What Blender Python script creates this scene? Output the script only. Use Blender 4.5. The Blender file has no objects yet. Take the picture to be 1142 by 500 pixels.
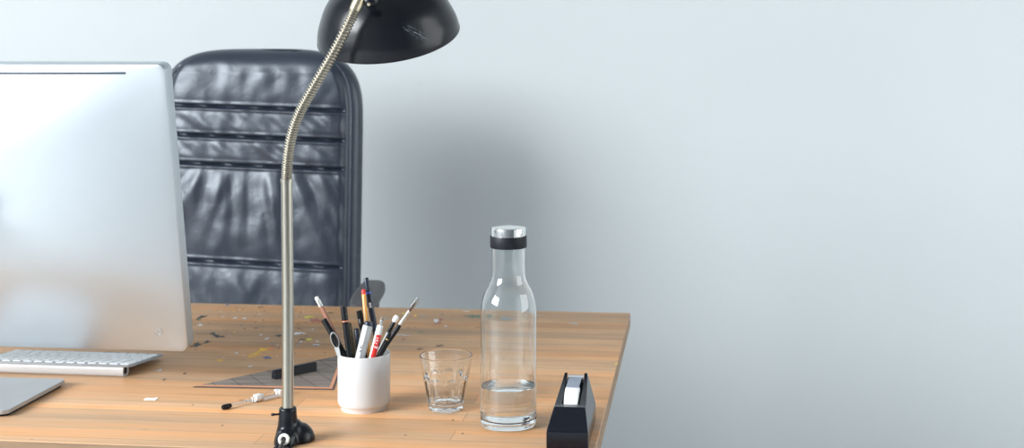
import bpy, bmesh, math, random
from mathutils import Vector, Matrix, noise
from math import sin, cos, pi, radians, tan, atan2, sqrt, exp

random.seed(7)
S = bpy.context.scene
COL = S.collection

# ------------------------------------------------------------------ camera
FPX, CX, HY = 1380.0, 620.0, 67.0          # focal length in px, principal column, horizon row (1142x500)
CAMZ, T = 1.27, 0.74                       # eye height, desk top height
cd = bpy.data.cameras.new('camera'); cam = bpy.data.objects.new('camera', cd); COL.objects.link(cam)
cam.location = (0, 0, CAMZ); cam.rotation_euler = (pi/2, 0, 0)
cd.sensor_width = 36; cd.lens = FPX/1142*36
cd.shift_x = (571-CX)/1142; cd.shift_y = (HY-250)/1142
cd.clip_start = 0.05; cd.clip_end = 50
cd.dof.use_dof = True; cd.dof.focus_distance = 1.80; cd.dof.aperture_fstop = 6.3
S.camera = cam

# ------------------------------------------------------------------ light and exposure
S.view_settings.view_transform = 'Standard'; S.view_settings.look = 'None'
S.view_settings.gamma = 1; S.view_settings.use_curve_mapping = False
S.view_settings.exposure = -0.36
w = bpy.data.worlds.new('world'); S.world = w; w.use_nodes = True
WB = w.node_tree.nodes['Background']
WB.inputs[0].default_value = (0.86, 0.93, 1.0, 1); WB.inputs[1].default_value = 0.5

def area(name, loc, target, sx, sy, power, color):
    ld = bpy.data.lights.new(name, 'AREA'); ld.shape = 'RECTANGLE'; ld.size = sx; ld.size_y = sy
    ld.energy = power; ld.color = color
    o = bpy.data.objects.new(name, ld); COL.objects.link(o); o.location = loc
    o.rotation_euler = (Vector(target)-Vector(loc)).to_track_quat('-Z', 'Y').to_euler()
    return o
area('window_light_left', (-5.0, -1.45, 2.95), (1.1, -0.95, 1.1), 3.7, 2.3, 1060, (0.94, 0.975, 1.0))
area('fill_light_right', (4.12, 1.4, 1.8), (1.7, 3.6, 0.2), 3.4, 2.4, 125, (0.95, 0.98, 1.0))  # added fill, aimed to even out the right of the back wall

cy = S.cycles
cy.max_bounces = 16; cy.transmission_bounces = 14; cy.glossy_bounces = 6; cy.diffuse_bounces = 4
cy.transparent_max_bounces = 16
cy.caustics_refractive = True; cy.caustics_reflective = True; cy.blur_glossy = 0.6
cy.sample_clamp_indirect = 6.0

# ------------------------------------------------------------------ coordinates
def P(px, py, d):                          # point at distance d in front of the camera
    return Vector(((px-CX)/FPX*d, d, CAMZ-(py-HY)/FPX*d))
def D(px, py, h=0.0):                      # point on the desk plane (raised by h)
    d = (CAMZ-T-h)*FPX/(py-HY)
    return P(px, py, d)

# ------------------------------------------------------------------ material helpers
def nt(name):
    m = bpy.data.materials.new(name); m.use_nodes = True
    t = m.node_tree; b = t.nodes['Principled BSDF']
    return m, t, b
def N(t, kind, **kw):
    n = t.nodes.new(kind)
    for k, v in kw.items():
        if k in n.inputs: n.inputs[k].default_value = v
        else: setattr(n, k, v)
    return n
def mat(name, color, rough=0.5, metal=0.0, spec=0.5, bump=0.0, bscale=200, var=0.06, vscale=30, coat=0.0,
        trans=0.0, ior=1.45, alpha=1.0, stretch=(1, 1, 1)):
    m, t, b = nt(name)
    tc = N(t, 'ShaderNodeTexCoord'); mp = N(t, 'ShaderNodeMapping'); mp.inputs['Scale'].default_value = stretch
    t.links.new(tc.outputs['Object'], mp.inputs[0])
    nz = N(t, 'ShaderNodeTexNoise', Scale=vscale, Detail=3.0)
    t.links.new(mp.outputs[0], nz.inputs['Vector'])
    mx = N(t, 'ShaderNodeMix', data_type='RGBA', blend_type='MIX')
    c = Vector(color)
    mx.inputs[6].default_value = (*[max(0, x*(1-var)) for x in c], 1)
    mx.inputs[7].default_value = (*[min(1, x*(1+var)) for x in c], 1)
    t.links.new(nz.outputs['Fac'], mx.inputs[0]); t.links.new(mx.outputs[2], b.inputs['Base Color'])
    b.inputs['Roughness'].default_value = rough; b.inputs['Metallic'].default_value = metal
    b.inputs['Specular IOR Level'].default_value = spec; b.inputs['IOR'].default_value = ior
    b.inputs['Coat Weight'].default_value = coat; b.inputs['Transmission Weight'].default_value = trans
    b.inputs['Alpha'].default_value = alpha
    if bump:
        n2 = N(t, 'ShaderNodeTexNoise', Scale=bscale, Detail=4.0); bp = N(t, 'ShaderNodeBump', Strength=bump, Distance=0.002)
        t.links.new(mp.outputs[0], n2.inputs['Vector'])
        t.links.new(n2.outputs['Fac'], bp.inputs['Height']); t.links.new(bp.outputs[0], b.inputs['Normal'])
    return m

def ramp(t, src, stops):
    r = N(t, 'ShaderNodeValToRGB'); e = r.color_ramp.elements
    while len(e) < len(stops): e.new(0.5)
    for i, (p, c) in enumerate(stops):
        e[i].position = p; e[i].color = (*c, 1) if len(c) == 3 else c
    t.links.new(src, r.inputs[0]); return r
def mixc(t, fac, a, b, mode='MIX'):
    m = N(t, 'ShaderNodeMix', data_type='RGBA', blend_type=mode)
    if hasattr(fac, 'is_linked') or isinstance(fac, bpy.types.NodeSocket): t.links.new(fac, m.inputs[0])
    else: m.inputs[0].default_value = fac
    for i, v in ((6, a), (7, b)):
        if isinstance(v, bpy.types.NodeSocket): t.links.new(v, m.inputs[i])
        else: m.inputs[i].default_value = (*v, 1)
    return m.outputs[2]

def wood_top():
    m, t, b = nt('butcher_block_wood')
    tc = N(t, 'ShaderNodeTexCoord')
    br = N(t, 'ShaderNodeTexBrick', offset=0.37, offset_frequency=2, squash=1.0)
    br.inputs['Color1'].default_value = (0.80, 0.475, 0.255, 1); br.inputs['Color2'].default_value = (0.56, 0.345, 0.195, 1)
    br.inputs['Mortar'].default_value = (0.36, 0.22, 0.13, 1)
    br.inputs['Scale'].default_value = 1.0; br.inputs['Mortar Size'].default_value = 0.0007
    br.inputs['Mortar Smooth'].default_value = 0.6; br.inputs['Bias'].default_value = -0.1
    br.inputs['Brick Width'].default_value = 0.72; br.inputs['Row Height'].default_value = 0.046
    t.links.new(tc.outputs['Object'], br.inputs['Vector'])
    # per-stave hue
    mpv = N(t, 'ShaderNodeMapping'); mpv.inputs['Scale'].default_value = (0.9, 15.0, 1)
    t.links.new(tc.outputs['Object'], mpv.inputs[0])
    nv = N(t, 'ShaderNodeTexNoise', Scale=1.0, Detail=2.0, Roughness=0.6); t.links.new(mpv.outputs[0], nv.inputs['Vector'])
    rv = ramp(t, nv.outputs['Fac'], [(0.34, (0.78, 0.81, 0.86)), (0.5, (1.0, 1.0, 1.0)), (0.64, (1.16, 0.98, 0.78))])
    c = mixc(t, 0.9, br.outputs['Color'], rv.outputs[0], 'MULTIPLY')
    # fine grain
    mpg = N(t, 'ShaderNodeMapping'); mpg.inputs['Scale'].default_value = (5.0, 110.0, 20)
    t.links.new(tc.outputs['Object'], mpg.inputs[0])
    ng = N(t, 'ShaderNodeTexNoise', Scale=1.0, Detail=6.0, Roughness=0.65, Distortion=0.6); t.links.new(mpg.outputs[0], ng.inputs['Vector'])
    rg = ramp(t, ng.outputs['Fac'], [(0.28, (0.74, 0.70, 0.68)), (0.5, (1, 1, 1)), (0.75, (1.10, 1.08, 1.06))])
    c = mixc(t, 0.55, c, rg.outputs[0], 'MULTIPLY')
    # the used, greyed and grimy zone towards the sitter's side (a stain with its own shape)
    sep = N(t, 'ShaderNodeSeparateXYZ'); t.links.new(tc.outputs['Object'], sep.inputs[0])
    nw = N(t, 'ShaderNodeTexNoise', Scale=3.2, Detail=5.0, Roughness=0.62, Distortion=0.8)
    mpw = N(t, 'ShaderNodeMapping'); mpw.inputs['Scale'].default_value = (1.0, 2.4, 1)
    t.links.new(tc.outputs['Object'], mpw.inputs[0]); t.links.new(mpw.outputs[0], nw.inputs['Vector'])
    mr = N(t, 'ShaderNodeMapRange'); mr.inputs['From Min'].default_value = -0.36; mr.inputs['From Max'].default_value = 0.16
    t.links.new(sep.outputs['Y'], mr.inputs['Value'])
    ad = N(t, 'ShaderNodeMath', operation='MULTIPLY_ADD'); t.links.new(nw.outputs['Fac'], ad.inputs[0]); ad.inputs[1].default_value = 1.5; ad.inputs[2].default_value = -0.75
    sm = N(t, 'ShaderNodeMath', operation='ADD', use_clamp=True); t.links.new(mr.outputs[0], sm.inputs[0]); t.links.new(ad.outputs[0], sm.inputs[1])
    ml = N(t, 'ShaderNodeMath', operation='MULTIPLY'); t.links.new(sm.outputs[0], ml.inputs[0]); ml.inputs[1].default_value = 0.85
    cg = mixc(t, 0.85, c, (0.50, 0.51, 0.50), 'MULTIPLY')
    c = mixc(t, ml.outputs[0], c, cg)
    # small knocks and specks
    ns = N(t, 'ShaderNodeTexNoise', Scale=38.0, Detail=3.0, Roughness=0.7)
    mps = N(t, 'ShaderNodeMapping'); mps.inputs['Scale'].default_value = (0.6, 1.3, 1)
    t.links.new(tc.outputs['Object'], mps.inputs[0]); t.links.new(mps.outputs[0], ns.inputs['Vector'])
    rs = ramp(t, ns.outputs['Fac'], [(0.69, (0, 0, 0)), (0.76, (1, 1, 1))])
    c = mixc(t, rs.outputs[0], c, (0.17, 0.10, 0.07))
    t.links.new(c, b.inputs['Base Color'])
    b.inputs['Roughness'].default_value = 0.46; b.inputs['Specular IOR Level'].default_value = 0.22
    bp = N(t, 'ShaderNodeBump', Strength=0.12, Distance=0.001); t.links.new(ng.outputs['Fac'], bp.inputs['Height'])
    t.links.new(bp.outputs[0], b.inputs['Normal'])
    return m

def wall_mat(name, color):
    m, t, b = nt(name)
    tc = N(t, 'ShaderNodeTexCoord')
    n1 = N(t, 'ShaderNodeTexNoise', Scale=1.6, Detail=5.0, Roughness=0.55); t.links.new(tc.outputs['Object'], n1.inputs['Vector'])
    c = mixc(t, n1.outputs['Fac'], [x*0.965 for x in color], [min(1, x*1.035) for x in color])
    n3 = N(t, 'ShaderNodeTexNoise', Scale=9.0, Detail=2.0); t.links.new(tc.outputs['Object'], n3.inputs['Vector'])
    r3 = ramp(t, n3.outputs['Fac'], [(0.74, (0, 0, 0)), (0.80, (1, 1, 1))])
    f = N(t, 'ShaderNodeMath', operation='MULTIPLY'); t.links.new(r3.outputs[0], f.inputs[0]); f.inputs[1].default_value = 0.25
    c = mixc(t, f.outputs[0], c, [x*0.86 for x in color])
    t.links.new(c, b.inputs['Base Color']); b.inputs['Roughness'].default_value = 0.75
    n2 = N(t, 'ShaderNodeTexNoise', Scale=60.0, Detail=6.0); t.links.new(tc.outputs['Object'], n2.inputs['Vector'])
    bp = N(t, 'ShaderNodeBump', Strength=0.10, Distance=0.003); t.links.new(n2.outputs['Fac'], bp.inputs['Height'])
    t.links.new(bp.outputs[0], b.inputs['Normal'])
    return m

def leather():
    m, t, b = nt('black_leather')
    tc = N(t, 'ShaderNodeTexCoord')
    n1 = N(t, 'ShaderNodeTexNoise', Scale=7.0, Detail=4.0); t.links.new(tc.outputs['Object'], n1.inputs['Vector'])
    c = mixc(t, n1.outputs['Fac'], (0.013, 0.018, 0.029), (0.021, 0.028, 0.043)); t.links.new(c, b.inputs['Base Color'])
    b.inputs['Roughness'].default_value = 0.36; b.inputs['Specular IOR Level'].default_value = 0.62; b.inputs['Specular Tint'].default_value = (0.86, 0.93, 1.0, 1)
    v = N(t, 'ShaderNodeTexVoronoi', Scale=420.0); t.links.new(tc.outputs['Object'], v.inputs['Vector'])
    n2 = N(t, 'ShaderNodeTexNoise', Scale=26.0, Detail=5.0, Distortion=0.7); t.links.new(tc.outputs['Object'], n2.inputs['Vector'])
    b1 = N(t, 'ShaderNodeBump', Strength=0.10, Distance=0.001); t.links.new(v.outputs['Distance'], b1.inputs['Height'])
    b2 = N(t, 'ShaderNodeBump', Strength=0.30, Distance=0.003); t.links.new(n2.outputs['Fac'], b2.inputs['Height'])
    t.links.new(b1.outputs[0], b2.inputs['Normal']); t.links.new(b2.outputs[0], b.inputs['Normal'])
    return m

def shade_mat():
    m, t, b = nt('scratched_black_enamel')
    tc = N(t, 'ShaderNodeTexCoord')
    # scratches: a patch in the shade's own space, broken up by streaky noise
    mp = N(t, 'ShaderNodeMapping'); mp.inputs['Scale'].default_value = (80, 150, 620)
    n1 = N(t, 'ShaderNodeTexNoise', Scale=1.0, Detail=5.0, Roughness=0.7); t.links.new(mp.outputs[0], n1.inputs['Vector'])
    vs = N(t, 'ShaderNodeVectorMath', operation='SUBTRACT'); t.links.new(tc.outputs['Object'], vs.inputs[0]); vs.inputs[1].default_value = SCR_C
    rot0 = N(t, 'ShaderNodeMapping'); rot0.inputs['Rotation'].default_value = (0, SCR_A, 0); t.links.new(vs.outputs[0], rot0.inputs[0])
    rot = N(t, 'ShaderNodeMapping'); rot.inputs['Scale'].default_value = (1/0.019, 1/0.04, 1/0.0048)
    t.links.new(rot0.outputs[0], rot.inputs[0]); t.links.new(rot0.outputs[0], mp.inputs[0])
    ln = N(t, 'ShaderNodeVectorMath', operation='LENGTH'); t.links.new(rot.outputs[0], ln.inputs[0])
    mr = N(t, 'ShaderNodeMapRange'); mr.inputs['From Min'].default_value = 1.25; mr.inputs['From Max'].default_value = 0.2; t.links.new(ln.outputs['Value'], mr.inputs['Value'])
    r1 = ramp(t, n1.outputs['Fac'], [(0.50, (0, 0, 0)), (0.66, (1, 1, 1))])
    mu = N(t, 'ShaderNodeMath', operation='MULTIPLY'); t.links.new(mr.outputs[0], mu.inputs[0]); t.links.new(r1.outputs[0], mu.inputs[1])
    n3 = N(t, 'ShaderNodeTexNoise', Scale=260.0, Detail=2.0); t.links.new(tc.outputs['Object'], n3.inputs['Vector'])
    r3 = ramp(t, n3.outputs['Fac'], [(0.73, (0, 0, 0)), (0.78, (1, 1, 1))])
    m3 = N(t, 'ShaderNodeMath', operation='MULTIPLY'); t.links.new(r3.outputs[0], m3.inputs[0]); m3.inputs[1].default_value = 0.10
    ad = N(t, 'ShaderNodeMath', operation='MAXIMUM'); t.links.new(mu.outputs[0], ad.inputs[0]); t.links.new(m3.outputs[0], ad.inputs[1])
    c = mixc(t, ad.outputs[0], (0.006, 0.007, 0.010), (0.30, 0.34, 0.38)); t.links.new(c, b.inputs['Base Color'])
    b.inputs['Roughness'].default_value = 0.24; b.inputs['Specular IOR Level'].default_value = 0.32
    n4 = N(t, 'ShaderNodeTexNoise', Scale=90.0, Detail=3.0); t.links.new(tc.outputs['Object'], n4.inputs['Vector'])
    bp = N(t, 'ShaderNodeBump', Strength=0.05, Distance=0.001); t.links.new(n4.outputs['Fac'], bp.inputs['Height']); t.links.new(bp.outputs[0], b.inputs['Normal'])
    return m

def glass(name, ior=1.5, color=(0.97, 0.99, 0.99), rough=0.0):
    m, t, b = nt(name)
    tc = N(t, 'ShaderNodeTexCoord'); n = N(t, 'ShaderNodeTexNoise', Scale=40.0, Detail=2.0); t.links.new(tc.outputs['Object'], n.inputs['Vector'])
    c = mixc(t, n.outputs['Fac'], [x*0.995 for x in color], color); t.links.new(c, b.inputs['Base Color'])
    b.inputs['Transmission Weight'].default_value = 1.0; b.inputs['IOR'].default_value = ior; b.inputs['Roughness'].default_value = rough
    return m

SCR_C = (0.047, -0.078, 0.033); SCR_A = -0.72
M = dict(
    wood=wood_top(),
    wall=wall_mat('painted_plaster', (0.485, 0.522, 0.535)),
    wall2=wall_mat('painted_plaster_white', (0.60, 0.62, 0.63)),
    woodedge=mat('aged_shaded_wood_edge', (0.24, 0.15, 0.085), 0.55, var=0.35, vscale=8, stretch=(1, 1, 12), bump=0.1),  # patina plus painted shade: the desk's upright faces catch less light
    wall3=wall_mat('shaded_plaster', (0.16, 0.17, 0.18)),  # dim rear of the room put into the colour, keeping reflections dark
    ceil=wall_mat('ceiling_plaster', (0.27, 0.28, 0.29)),  # dimness put into the ceiling colour so the black dome reflects little
    floor=mat('grey_floor_paint', (0.58, 0.59, 0.59), 0.5, bump=0.1, bscale=20, vscale=3),
    trim=mat('white_trim_paint', (0.78, 0.79, 0.78), 0.4),
    leather=leather(),
    arm=mat('dark_grey_arm_plastic', (0.085, 0.085, 0.088), 0.5, bump=0.1, bscale=300),
    chrome=mat('chrome', (0.78, 0.79, 0.80), 0.12, 1.0),
    steel=mat('polished_steel', (0.80, 0.80, 0.79), 0.13, 1.0),
    pole=mat('aged_nickel', (0.40, 0.375, 0.32), 0.30, 1.0, var=0.12, vscale=25, stretch=(1, 1, 0.15)),
    goose=mat('aged_nickel_coil', (0.36, 0.335, 0.28), 0.38, 1.0, var=0.15, vscale=60),
    brass=mat('pale_brass', (0.62, 0.55, 0.40), 0.32, 1.0),
    blackmetal=mat('black_enamel', (0.006, 0.007, 0.010), 0.25, spec=0.35, bump=0.08, bscale=60),
    alu=mat('blasted_aluminium', (0.50, 0.545, 0.58), 0.36, 0.75, var=0.015, bump=0.02, bscale=900),
    aluside=mat('satin_aluminium', (0.78, 0.79, 0.785), 0.45, 0.25, var=0.02),
    tubealu=mat('bright_matt_aluminium', (0.52, 0.505, 0.50), 0.5, 0.4, var=0.02),
    deckalu=mat('anodised_deck_aluminium', (0.30, 0.32, 0.34), 0.5, 0.5),
    padalu=mat('dull_aluminium', (0.45, 0.46, 0.47), 0.42, 0.65, var=0.07, vscale=14),
    slot=mat('dark_slot', (0.04, 0.06, 0.08), 0.6),
    key=mat('white_key_plastic', (0.86, 0.88, 0.90), 0.4),
    blackgloss=mat('black_gloss_plastic', (0.005, 0.007, 0.012), 0.17, spec=0.36, bump=0.04, bscale=500),
    blackplastic=mat('black_plastic', (0.008, 0.009, 0.011), 0.32, spec=0.35, bump=0.05, bscale=300),
    rubber=mat('black_rubber', (0.007, 0.009, 0.013), 0.5, spec=0.3, bump=0.1, bscale=400),
    ceramic=mat('white_ceramic', (0.62, 0.62, 0.625), 0.20, coat=0.3, var=0.01),
    paper=mat('white_paper', (0.86, 0.87, 0.86), 0.7),
    tape=mat('white_tape_roll', (0.90, 0.91, 0.90), 0.45),
    core=mat('greenish_tape_core', (0.30, 0.42, 0.36), 0.4),
    wcap=mat('white_porcelain_ring', (0.84, 0.82, 0.74), 0.3),
    bglass=glass('clear_bottle_glass', 1.45),
    tglass=glass('clear_tumbler_glass', 1.50),
    water=glass('clear_water', 1.333, (0.985, 0.995, 1.0)),
    clearpl=glass('clear_soft_plastic', 1.35, (0.92, 0.94, 0.95), 0.12),
    copper=mat('coppery_pencil_lacquer', (0.42, 0.20, 0.14), 0.35, 0.3),
    orange=mat('orange_yellow_lacquer', (0.95, 0.42, 0.09), 0.35),
    cream=mat('cream_stripe', (0.88, 0.70, 0.42), 0.35),
    red=mat('bright_red_plastic', (0.80, 0.035, 0.03), 0.35),
    navy=mat('navy_black_plastic', (0.012, 0.018, 0.035), 0.28),
    blue=mat('blue_ring', (0.05, 0.12, 0.60), 0.35),
    copperring=mat('copper_ring', (0.62, 0.26, 0.14), 0.35, 0.5),
    markergrey=mat('pale_grey_marker_plastic', (0.44, 0.46, 0.47), 0.35),
    white=mat('white_plastic', (0.85, 0.86, 0.85), 0.35),
    silver=mat('silver_ferrule', (0.75, 0.75, 0.73), 0.3, 0.9),
    eraser=mat('white_eraser', (0.80, 0.78, 0.74), 0.7),
    olive=mat('olive_patterned_barrel', (0.07, 0.055, 0.03), 0.4, var=0.9, vscale=260),
    bristle=mat('brown_bristles', (0.14, 0.07, 0.05), 0.6, var=0.4, vscale=300),
    greyring=mat('grey_handle_plastic', (0.30, 0.31, 0.31), 0.4),
    ink=mat('dark_print', (0.05, 0.055, 0.06), 0.5),
    gold=mat('gold_print', (0.65, 0.45, 0.15), 0.35, 0.6),
)
def tri_mat():
    m, t, b = nt('grey_weathered_board')
    tc = N(t, 'ShaderNodeTexCoord'); mp = N(t, 'ShaderNodeMapping'); mp.inputs['Rotation'].default_value = (0, 0, radians(58)); mp.inputs['Scale'].default_value = (6, 90, 10)
    t.links.new(tc.outputs['Object'], mp.inputs[0])
    n = N(t, 'ShaderNodeTexNoise', Scale=1.0, Detail=5.0, Roughness=0.6); t.links.new(mp.outputs[0], n.inputs['Vector'])
    r = ramp(t, n.outputs['Fac'], [(0.3, (0.10, 0.080, 0.065)), (0.5, (0.20, 0.16, 0.13)), (0.72, (0.30, 0.245, 0.20))])
    mp2 = N(t, 'ShaderNodeMapping'); mp2.inputs['Rotation'].default_value = (0, 0, radians(58)); mp2.inputs['Location'].default_value = (11.3, 0, 0); t.links.new(tc.outputs['Object'], mp2.inputs[0])
    w_ = N(t, 'ShaderNodeTexBrick'); w_.inputs['Scale'].default_value = 1; w_.inputs['Brick Width'].default_value = 50; w_.inputs['Row Height'].default_value = 0.034
    w_.inputs['Mortar Size'].default_value = 0.0010
    w_.inputs['Color1'].default_value = (1, 1, 1, 1); w_.inputs['Color2'].default_value = (0.85, 0.85, 0.87, 1); w_.inputs['Mortar'].default_value = (0.35, 0.33, 0.32, 1)
    t.links.new(mp2.outputs[0], w_.inputs['Vector'])
    c = mixc(t, 1.0, r.outputs[0], w_.outputs['Color'], 'MULTIPLY'); t.links.new(c, b.inputs['Base Color'])
    b.inputs['Roughness'].default_value = 0.55
    return m
M['board'] = tri_mat()
M['boardedge'] = mat('orange_board_border', (0.62, 0.27, 0.14), 0.5, var=0.2)
M['darkedge'] = mat('dark_board_edge', (0.08, 0.06, 0.055), 0.6)

# ------------------------------------------------------------------ mesh helpers
def make(name, bm, m, parent=None, smooth=True, mats=None, matrix=None, angle=35, bevel=0.0, bseg=2):
    me = bpy.data.meshes.new(name)
    bmesh.ops.recalc_face_normals(bm, faces=bm.faces)
    bm.to_mesh(me); bm.free()
    for mm in (mats or [m]): me.materials.append(mm)
    o = bpy.data.objects.new(name, me); COL.objects.link(o)
    if matrix is not None: o.matrix_local = matrix
    if parent: o.parent = parent
    if smooth:
        for p in me.polygons: p.use_smooth = True
        me.set_sharp_from_angle(angle=radians(angle))
    if bevel:
        md = o.modifiers.new('bevel', 'BEVEL'); md.width = bevel; md.segments = bseg; md.limit_method = 'ANGLE'; md.angle_limit = radians(30)
        if smooth: 
            me.set_sharp_from_angle(angle=radians(180))
            md.harden_normals = True
    return o
def empty(name, loc, rotz=0.0, label=None, cat=None, group=None, mw=None):
    o = bpy.data.objects.new(name, None); COL.objects.link(o); o.empty_display_size = 0.02
    if mw is not None: o.matrix_world = mw
    else: o.location = loc; o.rotation_euler = (0, 0, rotz)
    tag(o, label, cat, group); return o
def tag(o, label=None, cat=None, group=None, kind=None):
    if label: o['label'] = label
    if cat: o['category'] = cat
    if group: o['group'] = group
    if kind: o['kind'] = kind
    return o
def box(bm, x0, x1, y0, y1, z0, z1, mi=0):
    r = bmesh.ops.create_cube(bm, size=1)
    for v in r['verts']:
        v.co = Vector(((x0+x1)/2+v.co.x*(x1-x0), (y0+y1)/2+v.co.y*(y1-y0), (z0+z1)/2+v.co.z*(z1-z0)))
    for f in {f for v in r['verts'] for f in v.link_faces}: f.material_index = mi
    return r['verts']
def hexa(bm, pts, mi=0):                   # 8 points: bottom 4 ccw, top 4 ccw
    v = [bm.verts.new(p) for p in pts]
    for q in ((0, 1, 2, 3), (4, 5, 6, 7), (0, 1, 5, 4), (1, 2, 6, 5), (2, 3, 7, 6), (3, 0, 4, 7)):
        f = bm.faces.new([v[i] for i in q]); f.material_index = mi
def lathe(bm, prof, seg=48, c=(0, 0, 0), mi=0, shape=None):   # prof: list of (r, z)
    rings = []
    for r, z in prof:
        if r < 1e-6: rings.append([bm.verts.new((c[0], c[1], c[2]+z))]); continue
        ring = []
        for i in range(seg):
            a = 2*pi*i/seg; rr = r*(shape(a, r, z) if shape else 1)
            ring.append(bm.verts.new((c[0]+rr*cos(a), c[1]+rr*sin(a), c[2]+z)))
        rings.append(ring)
    for a, b in zip(rings, rings[1:]):
        for i in range(seg):
            j = (i+1) % seg
            if len(a) == 1 and len(b) == 1: continue
            if len(a) == 1: f = bm.faces.new((a[0], b[i], b[j]))
            elif len(b) == 1: f = bm.faces.new((a[i], a[j], b[0]))
            else: f = bm.faces.new((a[i], a[j], b[j], b[i]))
            f.material_index = mi
    return rings
def frames(pts):
    T_ = []
    for i in range(len(pts)):
        a = pts[max(0, i-1)]; b = pts[min(len(pts)-1, i+1)]; T_.append((b-a).normalized())
    up = Vector((0, 1, 0)) if abs(T_[0].y) < 0.9 else Vector((1, 0, 0))
    n = (up-T_[0]*up.dot(T_[0])).normalized(); out = []
    for t in T_:
        n = (n-t*n.dot(t)).normalized(); out.append((t, n, t.cross(n)))
    return out
def tube(bm, pts, rad, seg=12, mi=0, cap=True):     # rad: number or function of index
    pts = [Vector(p) for p in pts]; fr = frames(pts); rings = []
    for i, (p, (t, n, b)) in enumerate(zip(pts, fr)):
        r = rad(i) if callable(rad) else rad
        rings.append([bm.verts.new(p+n*(r*cos(2*pi*k/seg))+b*(r*sin(2*pi*k/seg))) for k in range(seg)])
    for a, b in zip(rings, rings[1:]):
        for k in range(seg):
            f = bm.faces.new((a[k], a[(k+1) % seg], b[(k+1) % seg], b[k])); f.material_index = mi
    if cap:
        for r in (rings[0], rings[-1]):
            f = bm.faces.new(r); f.material_index = mi
    return rings
def spline(ctrl, n):                        # Catmull-Rom through the points
    c = [Vector(p) for p in ctrl]; c = [c[0]*2-c[1]]+c+[c[-1]*2-c[-2]]; out = []
    segs = len(c)-3
    for k in range(n+1):
        u = k/n*segs; i = min(int(u), segs-1); f = u-i
        a, b, d, e = c[i:i+4]
        out.append(0.5*((2*b)+(-a+d)*f+(2*a-5*b+4*d-e)*f*f+(-a+3*b-3*d+e)*f**3))
    return out
def rounded_rect(hx, hy, r, n=6):
    pts = []
    for cx_, cy_, a0 in ((hx-r, hy-r, 0), (-hx+r, hy-r, 90), (-hx+r, -hy+r, 180), (hx-r, -hy+r, 270)):
        for k in range(n+1):
            a = radians(a0+90*k/n); pts.append((cx_+r*cos(a), cy_+r*sin(a)))
    return pts
def prism(bm, pts, z0, z1, mi=0, axis='z', topinset=0.0):
    def mk(x, y, z): return {'z': (x, y, z), 'y': (x, z, y), 'x': (z, x, y)}[axis]
    a = [bm.verts.new(mk(x, y, z0)) for x, y in pts]; b = [bm.verts.new(mk(x, y, z1)) for x, y in pts]
    n = len(pts)
    bm.faces.new(a[::-1]).material_index = mi; bm.faces.new(b).material_index = mi
    for i in range(n): bm.faces.new((a[i], a[(i+1) % n], b[(i+1) % n], b[i])).material_index = mi
def text_mesh(body, size, name, m, parent, matrix, depth=0.0001):
    cu = bpy.data.curves.new(name, 'FONT'); cu.body = body; cu.size = size; cu.align_x = 'CENTER'; cu.align_y = 'CENTER'; cu.extrude = depth
    tmp = bpy.data.objects.new(name, cu); COL.objects.link(tmp)
    dg = bpy.context.evaluated_depsgraph_get(); me = bpy.data.meshes.new_from_object(tmp.evaluated_get(dg))
    bpy.data.objects.remove(tmp); bpy.data.curves.remove(cu)
    me.name = name; me.materials.clear(); me.materials.append(m)
    o = bpy.data.objects.new(name, me); COL.objects.link(o); o.matrix_local = matrix; o.parent = parent
    return o

# ================================================================== THE ROOM
WY = 3.62
bm = bmesh.new(); box(bm, -5.25, 4.2, WY, WY+0.15, 0, 4.3); tag(make('wall_back', bm, M['wall'], smooth=False), kind='structure')
bm = bmesh.new(); box(bm, -5.25, 4.35, -3.75, WY+0.15, -0.12, 0); tag(make('floor', bm, M['floor'], smooth=False), kind='structure')
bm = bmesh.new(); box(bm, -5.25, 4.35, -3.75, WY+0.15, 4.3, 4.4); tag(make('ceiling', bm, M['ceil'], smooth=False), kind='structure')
def wall_with_window(name, wn, axis, p0, p1, a0, a1, w0, w1, z0=0.85, z1=2.5):
    """wall slab between p0 and p1 on its axis, running a0..a1, with an opening w0..w1 x z0..z1"""
    bm = bmesh.new()
    def bx_(u0, u1, zz0, zz1):
        if axis == 'x': box(bm, p0, p1, u0, u1, zz0, zz1)
        else: box(bm, u0, u1, p0, p1, zz0, zz1)
    bx_(a0, w0, 0, 4.3); bx_(w1, a1, 0, 4.3); bx_(w0, w1, 0, z0); bx_(w0, w1, z1, 4.3)
    tag(make(name, bm, M['wall2'], smooth=False), kind='structure')
    pm_ = (p0+p1)/2; um = (w0+w1)/2
    e = empty(wn, (pm_, um, z0) if axis == 'x' else (um, pm_, z0)); tag(e, kind='structure'); hw = (w1-w0)/2; hz = z1-z0
    bm = bmesh.new()
    def fb(u0, u1, zz0, zz1, t=0.03):
        if axis == 'x': box(bm, -t, t, u0, u1, zz0, zz1)
        else: box(bm, u0, u1, -t, t, zz0, zz1)
    for u in (-hw+0.03, hw-0.03): fb(u-0.03, u+0.03, 0, hz)
    for z in (0.03, hz-0.03): fb(-hw, hw, z-0.03, z+0.03)
    make('window_frame', bm, M['trim'], e, smooth=False)
    bm = bmesh.new()
    if axis == 'x': box(bm, -0.09, 0.09, -hw, hw, -0.025, 0.0)
    else: box(bm, -hw, hw, -0.09, 0.09, -0.025, 0.0)
    make('window_sill', bm, M['trim'], e, smooth=False)
wall_with_window('wall_left', 'window_1', 'x', -5.25, -5.1, -3.75, WY, -3.4, 0.5, 1.7, 4.2)
wall_with_window('wall_right', 'window_2', 'x', 4.2, 4.35, -3.75, WY, -0.4, 3.2, 0.5, 3.1)
bm = bmesh.new(); box(bm, -5.1, 4.2, -3.75, -3.6, 0, 4.3); tag(make('wall_rear', bm, M['wall3'], smooth=False), kind='structure')
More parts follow.
